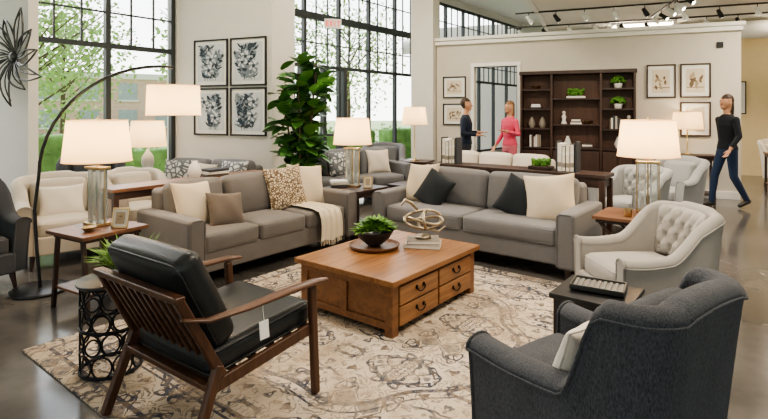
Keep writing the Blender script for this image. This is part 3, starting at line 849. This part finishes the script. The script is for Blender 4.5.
# ------------------------------------------------------------------ wooden lounge chair
g = G('lounge_armchair')
for s in (-1, 1):
    g.beam((s*.36, -.38, 0), (s*.36, -.35, .60), .038, .045, m_walnut, .01)
    g.beam((s*.36, .40, 0), (s*.355, .24, .40), .036, .05, m_walnut, .01)
    g.beam((s*.355, .22, .34), (s*.335, .43, .74), .034, .045, m_walnut, .01)
    g.beam((s*.345, -.36, .36), (s*.345, .30, .30), .028, .06, m_walnut, .008)
    P = [(s*.37, -.45, .605), (s*.375, -.36, .618), (s*.375, -.15, .622), (s*.37, .1, .615), (s*.36, .3, .62), (s*.352, .42, .655)]
    g.add(tube(P, [.026, .034, .036, .03, .024, .02], 10, flat=.45), m_walnut_y)
g.beam((-.35, -.35, .36), (.35, -.35, .36), .055, .028, m_walnut, .008)
g.beam((-.35, .28, .31), (.35, .28, .31), .05, .028, m_walnut, .008)
g.beam((-.35, .235, .37), (.35, .235, .37), .03, .03, m_walnut, .008)
g.beam((-.36, .435, .745), (.36, .435, .745), .055, .03, m_walnut, .01)
for i in range(10):
    x = -.29+.58*i/9; g.beam((x, .238, .38), (x, .428, .73), .022, .014, m_walnut, .004)
for i in range(5): g.beam((-.33, -.26+.12*i, .335-.01*i), (.33, -.26+.12*i, .335-.01*i), .012, .04, m_walnut, .003)
g.box((0, -.07, .405), (.63, .66, .13), m_leather, .045, m=RX(-4.5), n=7, seg=3, crown=(.0, .01, .025))
piping(g, (0, -.07, .455), .307, .322, .006, m_leather, .04, m=RX(-4.5)); piping(g, (0, -.07, .36), .307, .322, .006, m_leather, .04, m=RX(-4.5))
g.box((0, .262, .68), (.63, .14, .50), m_leather, .05, m=RX(-27), n=7, seg=3, crown=(0, .03, .01))
m_ = T(0, .262, .68) @ RX(-27) @ T(0, .055, 0) @ RX(90)
piping(g, (0, 0, 0), .307, .242, .006, m_leather, .05, m=m_)
g.done((-.89, 2.71, .012), 144)
g = G('price_tag'); g.box((0, 0, 0), (.055, .004, .085), m_white, .001, m=RX(-6)); g.tube([(0, 0, .042), (.0, .01, .09), (.01, .02, .14)], .0015, m_white, 5)
g.done((-.578, 2.47, .50), 52)

# ------------------------------------------------------------------ armchairs
tub_chair('wing_armchair', (.88, 2.14), -145, .70, .80, .90, .57, m_tweed, z0=.013, th=.13, pil=(m_ivory, .12, .04, .58, .36, -20, 0), flare=.03, rc=.11, k0=.62, k1=.82, rec=.05)
tub_chair('tufted_armchair', (1.89, 3.73), -86, .70, .78, .84, .57, m_linen, z0=.013, th=.10, tufted=True, flare=.02, rc=.16, k0=.45, k1=.9, rec=.05)
g = G('cube_side_table')
g.box((0, 0, .435), (.44, .44, .03), m_black, .004); g.box((0, 0, .22), (.40, .40, .40), m_black, .004)
for s in (-1, 1):
    g.box((0, s*.201, .22), (.3, .008, .3), m_black, .003); g.box((s*.201, 0, .22), (.008, .3, .3), m_black, .003)
g.done((1.30, 3.12, .012), -38)
m_tray = M('pewter_weave', '#77756f', .5, .3, var=.1)
g = G('woven_tray')
g.box((0, 0, .012), (.30, .20, .016), m_tray, .005)
for i in range(9): g.box((-.13+.0325*i, 0, .022), (.022, .18, .01), m_tray, .005)
for s in (-1, 1): g.box((0, s*.098, .022), (.30, .012, .03), m_pewter, .004); g.box((s*.148, 0, .022), (.012, .2, .03), m_pewter, .004)
g.done((1.315, 3.14, .465), -30)

# ------------------------------------------------------------------ end tables and lamps
side_table('end_table', (-2.31, 4.14), -30, .52, .54, .62, m_midwood, m_dkwood, 'splay')
table_lamp('table_lamp', (-2.36, 4.22, -30), .621, 'crystal', (.525, .86), (.26, .225), e=13)
def photo_frame(loc, z, rz, w=.13, h=.17, fr=m_brass, am=m_sep2):
    g = G('photo_frame'); m = RX(-12)
    for s in (-1, 1):
        g.add(rbox((.018, .012, h), .003), fr, m @ T(s*(w/2-.009), 0, h/2)); g.add(rbox((w, .012, .018), .003), fr, m @ T(0, 0, h/2+s*(h/2-.009)))
    g.add(rbox((w-.01, .006, h-.01), 0), m_mat, m @ T(0, .002, h/2)); g.add(rbox((w*.55, .003, h*.6), 0), am, m @ T(0, -.003, h/2))
    g.beam((0, .012, h*.6), (0, .075, .004), .02, .004, fr, 0)
    g.done((loc[0], loc[1], z), rz)
photo_frame((-2.12, 4.10), .621, -5, .14, .16)
g = G('decorative_bowl'); g.lathe([(.0001, 0), (.03, 0), (.06, .035), (.055, .035), (.0001, .01)], m_brass); g.done((-2.30, 3.99, .621))
side_table('end_table', ab(FR2, .50, .37), -38, .56, .56, .60, m_midwood, m_dkwood, 'x')
table_lamp('table_lamp', (2.50, 4.85, -20), .601, 'crystal', (.53, .87), (.27, .235), e=13)
for (x, y, r_) in ((2.22, 4.66, .035), (2.33, 4.62, .03)):
    g = G('candle_holder'); g.lathe([(.0001, 0), (r_, 0), (r_, .07), (r_-.005, .07), (r_-.005, .01), (.0001, .01)], m_brass); g.done((x, y, .601))
tM = ab(FL, 2.15+.36, -.36)
side_table('end_table', tM, -38, .62, .6, .60, m_dkwood, m_dkwood, 'legs')
table_lamp('table_lamp', (tM[0]-.03, tM[1]+.03, -20), .601, 'crystal', (.54, .87), (.245, .21), e=11)
photo_frame((tM[0]+.17, tM[1]-.12), .601, -10, .12, .15)
g = G('stacked_books')
for k in range(3): g.box((0, 0, .018+.03*k), (.2, .14, .026), m_bk[(k*2+1) % 6], .003, m=RZ(6*k))
g.done((tM[0]-.2, tM[1]-.02, .598), 10)

# drum table + grass plant
g = G('ornamental_drum_table'); r_ = .165; hh = .54
for z in (.015, .5*hh, hh-.02):
    g.tube([(r_*math.cos(t), r_*math.sin(t), z) for t in np.linspace(0, 2*math.pi, 33)[:-1]], .011, m_iron, 8, closed=True)
g.lathe([(.0001, hh-.02), (r_+.02, hh-.02), (r_+.025, hh-.01), (r_+.02, hh), (.0001, hh)], m_black, n=36)
for lv in range(4):
    for k in range(9):
        a = 2*math.pi*(k+.5*(lv % 2))/9; zc = .075+lv*.128
        P = []
        for t in np.linspace(0, 2*math.pi, 17)[:-1]:
            aa = a+.055/r_*math.cos(t); P.append((r_*math.cos(aa), r_*math.sin(aa), zc+.062*math.sin(t)))
        g.tube(P, .006, m_iron, 6, closed=True)
g.done((-1.64, 3.08, .012), 0)
g = G('potted_grass'); g.lathe([(.0001, 0), (.045, 0), (.06, .07), (.053, .07), (.05, .055), (.0001, .055)], m_potw); blades(g, (0, 0, .055), 340, .19, 1.8, m_leaf2, .009); g.done((-1.57, 3.15, .553))

# arc lamp
g = G('arc_floor_lamp')
g.lathe([(.0001, 0), (.225, 0), (.23, .01), (.225, .028), (.0001, .034)], m_black, n=48)
ex, ey = .98, .42
P = [(0, 0, .03), (-.03, 0, .35), (-.05, 0, .7), (-.02, .01, 1.0)]
for i in range(1, 15):
    t = i/14; a = math.pi/2*t*1.06
    P.append((-.02+(ex+.02)*(1-math.cos(a))/(1-math.cos(math.pi/2*1.06)), .01+(ey)*(1-math.cos(a))/(1-math.cos(math.pi/2*1.06)), 1.0+.98*math.sin(a)))
g.tube(P, .014, m_black, 10)
g.cyl((P[-1][0], P[-1][1], P[-1][2]), (P[-1][0], P[-1][1], 1.80), .006, m_black, n=8)
shade(g, 1.52, 1.80, .245, .235, (P[-1][0], P[-1][1])); g.ell((P[-1][0], P[-1][1], 1.70), .03, m_white)
o = g.done((-2.98, 4.44, 0), 0); bulb(o, (P[-1][0], P[-1][1], 1.64), 11)

# consoles
g = G('console_table'); w_, d_, h_ = 2.2, .38, .88
g.box((0, 0, h_-.02), (w_, d_, .04), m_dkwood, .005); g.box((0, 0, h_-.09), (w_-.06, d_-.04, .10), m_dkwood, .004)
for sx in (-1, 0, 1):
    for sy in (-1, 1): g.box((sx*(w_/2-.04), sy*(d_/2-.04), h_/2-.03), (.055, .055, h_-.06), m_dkwoodz, .004)
g.box((0, 0, .2), (w_-.08, d_-.05, .025), m_dkwood, .003)
for i in range(4): g.ell((-.8+.53*i, -d_/2+.015, h_-.09), .012, m_bronze, n=8)
pC = ab(cR, .475+.04+.21, .07)
g.done((pC[0], pC[1], 0), -38)
def bookrow(name, loc, z, rz, n=5, h=.26, ends=True):
    g = G(name); x = 0
    for i in range(n):
        t = R.uniform(.04, .055); hh = h*R.uniform(.92, 1.05); mt = m_bk[(5, 1, 3, 1, 0)[i % 5]]
        g.box((x+t/2, .0, hh/2), (t-.004, .17, hh), mt, .003); g.box((x+t/2, -.002, hh/2), (t-.012, .172, hh-.012), m_paper, 0)
        g.box((x+t/2, -.087, hh*.7), (t-.01, .003, .03), m_bk[5], 0); g.box((x+t/2, -.087, hh*.25), (t-.01, .003, .05), m_bk[2], 0); x += t
    if ends:
        for xx in (-.012, x+.012): g.box((xx, 0, .17), (.02, .15, .34), m_bk[1], .003)
    g.done((loc[0], loc[1], z), rz)
q = ab(pC, 0, -.96); bookrow('bookend_books', q, .881, -38, 4, .31)
q = ab(pC, 0, .56); bookrow('bookend_books', q, .881, -38, 4, .31)
g = G('moss_bowl'); g.box((0, 0, .02), (.26, .16, .04), m_dkwood, .006)
for i in range(60): g.ell((R.uniform(-.1, .1), R.uniform(-.05, .05), .05+R.uniform(0, .06)), .024, m_moss, n=8)
q = ab(pC, 0, .34); g.done((q[0], q[1], .881), -38)
g = G('console_table'); w_, d_, h_ = 1.9, .34, .82
g.box((0, 0, h_-.018), (w_, d_, .036), m_midwood, .005); g.box((0, 0, h_-.07), (w_-.06, d_-.04, .07), m_dkwood, .004)
for sx in (-1, 1):
    for sy in (-1, 1): g.box((sx*(w_/2-.04), sy*(d_/2-.04), h_/2-.03), (.05, .05, h_-.06), m_dkwoodz, .004)
g.box((0, 0, .18), (w_-.08, d_-.05, .025), m_midwood, .003)
pC2 = ab(cL, -.30, -.475-.04-.19)
g.done((pC2[0], pC2[1], 0), 52)
g = G('stacked_books')
for k in range(3): g.box((0, 0, .016+.03*k), (.26, .19, .026), m_bk[(4, 0, 1)[k]], .003, m=RZ(7*k))
q = ab(pC2, .25, 0); g.done((q[0], q[1], .818), 40)
q = ab(pC2, .0, 0)
g = G('ceramic_vase'); g.lathe([(.0001, 0), (.05, 0), (.075, .07), (.055, .14), (.03, .17), (.035, .19), (.028, .19), (.0001, .15)], m_potw); g.done((q[0], q[1], .821))

# ------------------------------------------------------------------ fiddle leaf fig
g = G('fiddle_leaf_fig')
g.lathe([(.0001, 0), (.16, 0), (.21, .38), (.2, .38), (.19, .34), (.0001, .34)], m_potw, n=30); g.lathe([(.0001, .345), (.19, .345)], m_soil)
tr = []
for k in range(6):
    a = k*1.05+.3; P = [(0.03*math.cos(a), .03*math.sin(a), .33)]
    for i in range(1, 8): P.append((.03*math.cos(a)+.045*i*math.cos(a)*(.5+.3*(k % 2)), .03*math.sin(a)+.045*i*math.sin(a)*.5, .33+i*(.275-.022*(k % 4))))
    g.tube(P, [.022-.0022*i for i in range(8)], m_bark, 7); tr.append(P)
for i in range(280):
    P = tr[i % 6]; j = R.uniform(1.8, 7); k = min(6, int(j)); f = j-k
    p = Vector(P[k]).lerp(Vector(P[k+1]), f); a = R.uniform(0, 360)
    L = R.uniform(.22, .34); g.add(leafmesh(L, L*.34), m_leaf, T(*p) @ RZ(a) @ T(0, .04, 0) @ RX(R.uniform(-25, 55)) @ RY(R.uniform(-25, 25)))
g.done((-1.14, 7.15, 0), 0)

# ------------------------------------------------------------------ background furniture
tub_chair('cream_armchair', (-3.40, 5.42), 40, .78, .78, .86, .64, m_cream, rc=.2, pil=(m_ivory, 0, .06, .6, .42, -18, 0))
tub_chair('cream_armchair', (-2.92, 6.12), 48, .70, .72, .84, .62, m_cream, rc=.2)
tub_chair('dark_armchair', (-3.60, 4.42), 60, .68, .64, .99, .62, m_dkgrey, rc=.2)
tub_chair('grey_armchair', (-3.78, 6.62), 30, .70, .68, 1.0, .66, m_dkgrey, rc=.2)
sofa('loveseat', (-2.45, 6.98), -16, 1.6, .85, .92, m_grey2, 2, .14, pillows=[
    (m_ppat2, -.45, .03, .68, .42, .15, -18, 8, 0), (m_cream, -.05, 0, .66, .4, .15, -20, 0, 6), (m_ppat2, .42, .02, .68, .44, .15, -18, -8, 0)], armh=.66)
side_table('end_table', (-3.5, 7.45), -20, .4, .4, .6, m_dkwood, m_dkwood, 'legs')
table_lamp('table_lamp', (-3.45, 7.48), .601, 'urn', (.45, .82), (.26, .22), e=8)
sofa('sofa', (-.62, 8.75), 30, 2.1, .9, .94, m_grey2, 3, .15, pillows=[
    (m_pchar, -.6, .0, .68, .42, .15, -20, 8, 0), (m_ppat2, -.15, .0, .68, .42, .15, -20, 0, 0), (m_cream, .6, 0, .68, .42, .15, -20, -8, 0)], armh=.66)
side_table('end_table', (.62, 9.40), -22, .5, .5, .66, m_dkwood, m_dkwood, 'legs'); table_lamp('table_lamp', (.56, 9.40), .661, 'stick', (.66, .98), (.24, .2), e=8)
sofa('cream_sofa', (1.72, 8.25), -38, 2.1, .9, .90, m_cream, 3, .16, armh=.66)
side_table('bench_table', (.55, 7.95), -38, .9, .5, .42, m_dkwood, m_dkwood, 'legs')
tub_chair('pale_armchair', (3.12, 6.50), -60, .70, .72, .84, .62, m_pale, tufted=True, rc=.18)
tub_chair('pale_armchair', (4.12, 7.35), -60, .70, .72, .88, .62, m_pale, rc=.2)
tub_chair('grey_armchair', (.0, 10.3), 0, .8, .8, .9, .62, m_grey2, rc=.2)

# bookcase
g = G('bookcase'); bw, bd, bh = 2.06, .34, 2.34
xs = [-bw/2+.02, -.44, .44, bw/2-.02]
for x in xs: g.box((x, bd/2, bh/2), (.04, bd, bh), m_dkwoodz, .003)
g.box((0, bd/2, bh-.03), (bw+.04, bd+.02, .07), m_dkwood, .01); g.box((0, bd/2, .05), (bw, bd, .1), m_dkwood, .004)
g.box((0, bd-.01, bh/2), (bw-.04, .015, bh-.05), m_bkwood, 0)
lev = {0: [.85, 1.22, 1.60, 1.98], 1: [.85, 1.30, 1.80], 2: [.85, 1.22, 1.60, 1.98]}
for c in range(3):
    for z in lev[c]: g.box(((xs[c]+xs[c+1])/2, bd/2, z), (xs[c+1]-xs[c]-.03, bd-.01, .03), m_dkwood, .002)
    cx = (xs[c]+xs[c+1])/2; cw = xs[c+1]-xs[c]-.05
    for k in range(2): g.box((cx+(k-.5)*cw/2, -.005, .46), (cw/2-.01, .02, .7), m_dkwoodz, .004); g.ell((cx+(k-.5)*.08, -.02, .5), .012, m_brass, n=8)
g.done((P0[0], P0[1], 0), ROOM)
def sp(x, z): w = uv(P0, .15, x); return (w[0], w[1], z+.016)
def deco(kind, x, z):
    p = sp(x, z); g = G(kind)
    if kind == 'vase': g.lathe([(.0001, 0), (.04, 0), (.07, .08), (.04, .17), (.025, .2), (.03, .22), (.0001, .2)], R.choice([m_potw, m_bk[2]]))
    elif kind == 'book_row':
        xx = 0
        for i in range(6):
            t = R.uniform(.025, .04); h = R.uniform(.18, .26); g.box((xx, 0, h/2), (t-.003, .16, h), m_bk[R.randrange(6)], .002); xx += t
    elif kind == 'stacked_books':
        for k in range(3): g.box((0, 0, .015+.03*k), (.2-.02*k, .15, .027), m_bk[R.randrange(6)], .002)
    elif kind == 'potted_plant':
        g.lathe([(.0001, 0), (.06, 0), (.08, .09), (.0001, .085)], m_potw)
        for i in range(90):
            d = Vector((R.gauss(0, 1), R.gauss(0, 1), abs(R.gauss(0, 1)))).normalized()*.10; g.ell((d.x*1.2, d.y*.9, .11+d.z), .026, m_moss, n=6)
    elif kind == 'moss_ball_tray':
        g.box((0, 0, .02), (.34, .16, .04), m_potw, .005)
        for i in range(90): g.ell((R.uniform(-.14, .14), R.uniform(-.05, .05), .06+R.uniform(0, .11)), .03, m_moss, n=6)
    elif kind == 'ceramic_figurine':
        g.lathe([(.0001, 0), (.06, 0), (.05, .03), (.03, .08), (.045, .14), (.02, .19), (.0001, .2)], m_potw); g.ell((0, 0, .22), .035, m_potw)
    elif kind == 'bowl': g.lathe([(.0001, 0), (.04, 0), (.1, .07), (.095, .07), (.0001, .015)], m_brass)
    g.done(p, ROOM)
for kd, x, z in (('moss_ball_tray', 0, 1.80), ('stacked_books', 0, 1.30), ('bowl', .22, 1.30), ('ceramic_figurine', -.22, 1.30), ('stacked_books', .2, .85), ('vase', -.15, .85),
                 ('potted_plant', .74, 1.98), ('book_row', .60, 1.22), ('vase', .74, .85), ('potted_plant', .74, 1.60), ('stacked_books', -.74, 1.60), ('vase', -.82, 1.22), ('vase', -.62, 1.22),
                 ('bowl', -.74, 1.98), ('book_row', -.84, .85), ('ceramic_figurine', .92, 1.22)): deco(kd, x, z)
for i, (v, w_, h_, z) in enumerate(((-2.45, .5, .46, 2.08), (-2.45, .5, .46, 1.5))):
    q = uv(PW, -.003, v); picture('framed_print', q, ROOM, w_, h_, z, 'sepia', m_black, .06, seed=i)
for i, (v, z) in enumerate(((1.47, 2.12), (2.02, 2.12), (2.02, 1.42))):
    q = uv(PW, -.003, v); picture('framed_print', q, ROOM, .48, .62, z, 'sepia', m_dkwood, .07, seed=i+5)
g = G('wall_thermostat'); g.box((0, 0, 0), (.1, .03, .1), m_black, .004); q = uv(PW, -.016, 2.4); g.done((q[0], q[1], 2.75), ROOM)
q = uv(PW, -.30, 1.80)
side_table('console_table', q, ROOM, .95, .4, .80, m_dkwood, m_dkwood, 'legs')
table_lamp('table_lamp', (q[0]+.06, q[1]), .801, 'stick', (.45, .75), (.25, .22), e=8)
q = uv(PW, 1.2, 4.2)
side_table('dining_table', q, ROOM, 1.5, .9, .75, m_midwood, m_dkwood, 'legs')
for (u, v, r_) in ((.2, 3.7, -160), (.2, 4.5, -150), (2.3, 3.9, 0)):
    w = uv(PW, u, v); tub_chair('dining_chair', w, r_, .5, .52, .95, .66, m_cream if v != 4.5 else m_dkgrey, rc=.16, th=.07)
w = uv(PW, 1.25, 4.1); g = G('ceramic_vase'); g.lathe([(.0001, 0), (.06, 0), (.09, .12), (.05, .25), (.0001, .25)], m_potw); blades(g, (0, 0, .2), 60, .3, .8, m_leaf2); g.done((w[0], w[1], .751))
for i, v in enumerate((3.4, 4.6, 5.8)):
    w = uv(PW, 4.19, v); picture('framed_print', w, ROOM, .7, .8, 1.9, 'sepia', m_dkwood, .08, seed=i+9)
g = G('pendant_lamp'); g.cyl((0, 0, 3.6), (0, 0, 2.3), .006, m_black, n=6); g.lathe([(.2, 2.0), (.17, 2.3)], m_shade, n=30); w = uv(PW, 1.2, 4.3); o = g.done((w[0], w[1], 0)); bulb(o, (0, 0, 2.12), 14)
sofa('sofa', uv(PW, 5.6, -1.2), ROOM, 2.1, .9, .9, m_cream, 3, .15)

# ------------------------------------------------------------------ people
def person(name, loc, rz, J, cols, scale=1.0, longhair=False):
    V = []; F = []; lab = []
    def put(vf, l, m=None):
        v, f = vf; o = len(V)
        if m is not None: v = [tuple(m @ Vector(x)) for x in v]
        V.extend([tuple(x) for x in v]); F.extend([tuple(o+i for i in q) for q in f]); lab.extend([l]*len(v))
    def cap(p0, p1, r0, r1, l, n=14):
        p0, p1 = Vector(p0), Vector(p1); m, L = align(p0, p1); prof = [(.0005, -L/2-r0)]
        for a in (-60, -30, 0): prof.append((r0*math.cos(rad(a)), -L/2+r0*math.sin(rad(a))))
        for t in np.linspace(.12, .88, 7): prof.append((r0+(r1-r0)*t, -L/2+L*t))
        for a in (0, 30, 60): prof.append((r1*math.cos(rad(a)), L/2+r1*math.sin(rad(a))))
        prof.append((.0005, L/2+r1)); v, f = lathe(prof, n); k = len(prof)
        f.append(tuple(reversed(range(n)))); f.append(tuple(range((k-1)*n, k*n))); put((v, f), l, m)
    def loft(rings, l, n=28, sub=3):
        rr = []
        for a, b in zip(rings, rings[1:]):
            for k in range(sub): rr.append(tuple(a[i]+(b[i]-a[i])*k/sub for i in range(5)))
        rr.append(rings[-1]); v = []; f = []
        for (x, y, z, rx, ry) in rr:
            for i in range(n):
                a = 2*math.pi*i/n; v.append((x+rx*math.cos(a), y+ry*math.sin(a), z))
        for k in range(len(rr)-1):
            for i in range(n):
                j = (i+1) % n; f.append((k*n+i, k*n+j, (k+1)*n+j, (k+1)*n+i))
        f.append(tuple(reversed(range(n)))); k = len(rr); f.append(tuple(range((k-1)*n, k*n))); put((v, f), l)
    loft([(0, 0, .80, .12, .09), (0, .005, .86, .16, .115), (0, .01, .94, .165, .12), (0, 0, 1.0, .15, .11)], 1)
    loft([(0, 0, .93, .166, .122), (0, -.005, 1.06, .132, .10), (0, -.01, 1.18, .142, .108), (0, -.01, 1.30, .162, .115), (0, 0, 1.385, .165, .10), (0, 0, 1.43, .135, .08), (0, 0, 1.47, .075, .06)], 0)
    cap((0, 0, 1.46), (0, -.01, 1.55), .052, .049, 2)
    hc = Vector((0, -.02, 1.655)); hz = hc.z
    put(ell((.072, .092, .112), 28), 2, T(*hc)); put(ell((.046, .05, .045), 20), 2, T(hc.x, hc.y-.04, hc.z-.072))
    put(ell((.012, .02, .022), 12), 2, T(hc.x, hc.y-.095, hc.z-.018))
    for s in (-1, 1): put(ell((.01, .018, .03), 12), 2, T(hc.x+s*.074, hc.y+.01, hc.z-.01))
    put(ell((.083, .094, .100), 32), 3, T(hc.x, hc.y+.028, hc.z+.036))
    if longhair: loft([(0, hc.y+.06, hz-.24, .07, .035), (0, hc.y+.05, hz-.1, .085, .06), (0, hc.y+.035, hz, .088, .07)], 3)
    arms = []
    for s, k in ((-1, 'L'), (1, 'R')):
        sh = Vector((s*.162, 0, 1.385)); el = Vector(J['el'+k]); wr = Vector(J['wr'+k]); arms.append((el, wr))
        cap(sh, el, .052, .042, 0); cap(el, el.lerp(wr, .85), .042, .033, 0); cap(el.lerp(wr, .7), wr, .029, .025, 2)
        d = (wr-el).normalized(); side = d.cross(Vector((0, 1, 0)) if abs(d.y) < .8 else Vector((0, 0, 1))).normalized(); nrm = side.cross(d)
        m = Matrix((side, nrm, d)).transposed().to_4x4(); m.translation = wr+d*.05
        put(ell((.038, .018, .052), 14), 2, m)
        for i, L in enumerate((.066, .075, .07, .055)):
            b = wr+d*.085+side*(-.03+.02*i); q1 = b+d*L*.5; q2 = q1+(d*.8-nrm*.45).normalized()*L*.5
            cap(b, q1, .0085, .008, 2, 8); cap(q1, q2, .008, .0065, 2, 8)
        b = wr+d*.03-side*.03; q1 = b+(d*.7-side*.7).normalized()*.035; cap(b, q1, .011, .009, 2, 8); cap(q1, q1+d*.03-nrm*.008, .009, .007, 2, 8)
        hp = Vector((s*.085, 0, .90)); kn = Vector(J['kn'+k]); an = Vector(J['an'+k])
        cap(hp, kn, .085, .058, 1); cap(kn, kn.lerp(an, .4), .058, .054, 1); cap(kn.lerp(an, .35), an, .055, .042, 1)
        to = Vector(J['to'+k]); cap(an+Vector((0, .03, -.03)), to, .04, .032, 4)
    me = bpy.data.meshes.new(name+'_src'); me.from_pydata(V, [], F); me.update()
    src = bpy.data.objects.new(name+'_src', me); COL.objects.link(src)
    rm = src.modifiers.new('r', 'REMESH'); rm.mode = 'VOXEL'; rm.voxel_size = .006; rm.use_smooth_shade = True
    sm = src.modifiers.new('s', 'SMOOTH'); sm.factor = .5; sm.iterations = 4
    dg = bpy.context.evaluated_depsgraph_get(); dg.update()
    nm = bpy.data.meshes.new_from_object(src.evaluated_get(dg)); nm.materials.clear()
    for c in cols: nm.materials.append(c)
    kd = kdtree.KDTree(len(V))
    for i, v in enumerate(V): kd.insert(v, i)
    kd.balance()
    for pl in nm.polygons:
        c = pl.center; votes = {}
        for co, i, d in kd.find_n(c, 4): votes[lab[i]] = votes.get(lab[i], 0)+1/(d+.002)
        l = max(votes, key=votes.get)
        if l in (0, 1) and abs(c.x) < .2 and .82 < c.z < 1.1 and abs(c.y) < .16 and all((c-e.lerp(w_, .5)).length > .13 for e, w_ in arms): l = 0 if c.z > .93 else 1
        for e, w_ in arms:
            ax_ = w_-e; t = (c-e).dot(ax_)/ax_.length_squared; dd = (c-(e+ax_*t)).length
            if .45 < t < 1.6 and dd < .06 and l in (0, 2): l = 2 if t > .85 else 0
        if c.z > hz-.13 and abs(c.x) < .13:
            if c.z > hz+.055: l = 3
            else: l = 3 if c.y > hc.y+.022 else 2
            if c.z < hz-.06 and not longhair: l = 2
        pl.material_index = l; pl.use_smooth = True
    bpy.data.objects.remove(src)
    root = bpy.data.objects.new(name, None); COL.objects.link(root)
    body = bpy.data.objects.new('body', nm); COL.objects.link(body); body.parent = root
    g = G('face')
    for s in (-1, 1):
        g.ell((hc.x+s*.03, hc.y-.079, hc.z+.008), (.011, .006, .006), m_white, n=10); g.ell((hc.x+s*.03, hc.y-.084, hc.z+.008), (.006, .003, .006), m_black, n=8)
        g.ell((hc.x+s*.03, hc.y-.083, hc.z+.027), (.016, .006, .0035), cols[3], n=8)
    g.ell((hc.x, hc.y-.088, hc.z-.056), (.021, .006, .0055), m_lip, n=10)
    fo = g.done(); fo.parent = root
    root.location = (loc[0], loc[1], 0); root.rotation_euler = (0, 0, rad(rz)); root.scale = (scale,)*3
m_lip = M('lip', '#a8584e', .5, var=0)
m_skin = M('skin', '#bb8c6e', .55, var=.04)
m_hair1 = M('hair_brown', '#33241b', .6, var=.2); m_hair2 = M('hair_blond', '#7a5938', .6, var=.2)
m_navy = fabric('shirt_navy', '#232a38', .1); m_jean = fabric('jeans', '#2c3950', .15); m_pink = fabric('blouse_pink', '#cc5068', .08); m_tee = fabric('sweater_black', '#25272c', .1)
m_greyp = fabric('trousers_grey', '#33363d', .1); m_shoe = M('shoe', '#2b2724', .5, var=.05); m_lightp = fabric('skirt_pink', '#c9707c', .08)
stand = dict(knL=(-.095, -.02, .49), knR=(.1, -.02, .49), anL=(-.10, .01, .09), anR=(.115, .01, .09), toL=(-.115, -.15, .035), toR=(.14, -.15, .035))
person('man_standing', (1.55, 9.72), 75, dict(stand, elL=(-.25, .03, 1.13), elR=(.26, .02, 1.13), wrL=(-.14, -.24, 1.10), wrR=(.13, -.25, 1.14)), [m_navy, m_greyp, m_skin, m_hair1, m_shoe], 1.02)
person('woman_in_pink', (2.42, 9.85), -60, dict(stand, elL=(-.24, .04, 1.13), elR=(.25, -.02, 1.14), wrL=(-.27, -.12, .90), wrR=(.16, -.26, 1.20)), [m_pink, m_lightp, m_skin, m_hair2, m_shoe], .99, True)
person('woman_walking', (5.55, 8.28), -80, dict(knL=(-.09, -.14, .51), anL=(-.09, -.20, .10), toL=(-.09, -.34, .045), knR=(.09, .03, .50), anR=(.09, .26, .14), toR=(.09, .14, .045),
       elL=(-.24, .12, 1.14), wrL=(-.23, .10, .90), elR=(.24, -.02, 1.13), wrR=(.22, -.16, .93)), [m_tee, m_jean, m_skin, m_hair1, m_shoe], 1.03, True)

# ------------------------------------------------------------------ light & camera
w = bpy.data.worlds.new('sky'); scn.world = w; w.use_nodes = True
nt = w.node_tree; bg = nt.nodes['Background']
t = nt.nodes.new('ShaderNodeTexCoord'); s = nt.nodes.new('ShaderNodeSeparateXYZ'); nt.links.new(t.outputs['Generated'], s.inputs[0])
c = ramp(nt, s.outputs[2], [(0, lin('#f6f4ef')), (.5, lin('#e3ecf6'))]); nt.links.new(c, bg.inputs[0])
dt = nt.nodes.new('ShaderNodeVectorMath'); dt.operation = 'DOT_PRODUCT'; dt.inputs[1].default_value = (-.62, .785, 0); nt.links.new(t.outputs['Generated'], dt.inputs[0])
mr = nt.nodes.new('ShaderNodeMapRange'); mr.inputs['From Min'].default_value = -.1; mr.inputs['From Max'].default_value = .6
mr.inputs['To Min'].default_value = .85; mr.inputs['To Max'].default_value = 3.4; nt.links.new(dt.outputs['Value'], mr.inputs['Value'])
nt.links.new(mr.outputs[0], bg.inputs[1])
l = bpy.data.lights.new('sun', 'SUN'); l.energy = 3.2; l.angle = rad(45); l.color = (1, .94, .85)
o = bpy.data.objects.new('sun', l); COL.objects.link(o)
o.rotation_euler = Vector((.80, -.45, -.55)).to_track_quat('-Z', 'Y').to_euler()

cam = bpy.data.cameras.new('camera'); cam.lens = 24; cam.sensor_width = 36; cam.sensor_fit = 'HORIZONTAL'
cam.shift_y = -(209.5-112)/768
co = bpy.data.objects.new('camera', cam); COL.objects.link(co); co.location = (0, 0, 1.55); co.rotation_euler = (rad(90), 0, 0)
scn.camera = co
scn.view_settings.view_transform = 'AgX'
scn.view_settings.look = 'AgX - Medium High Contrast'
scn.view_settings.exposure = .6
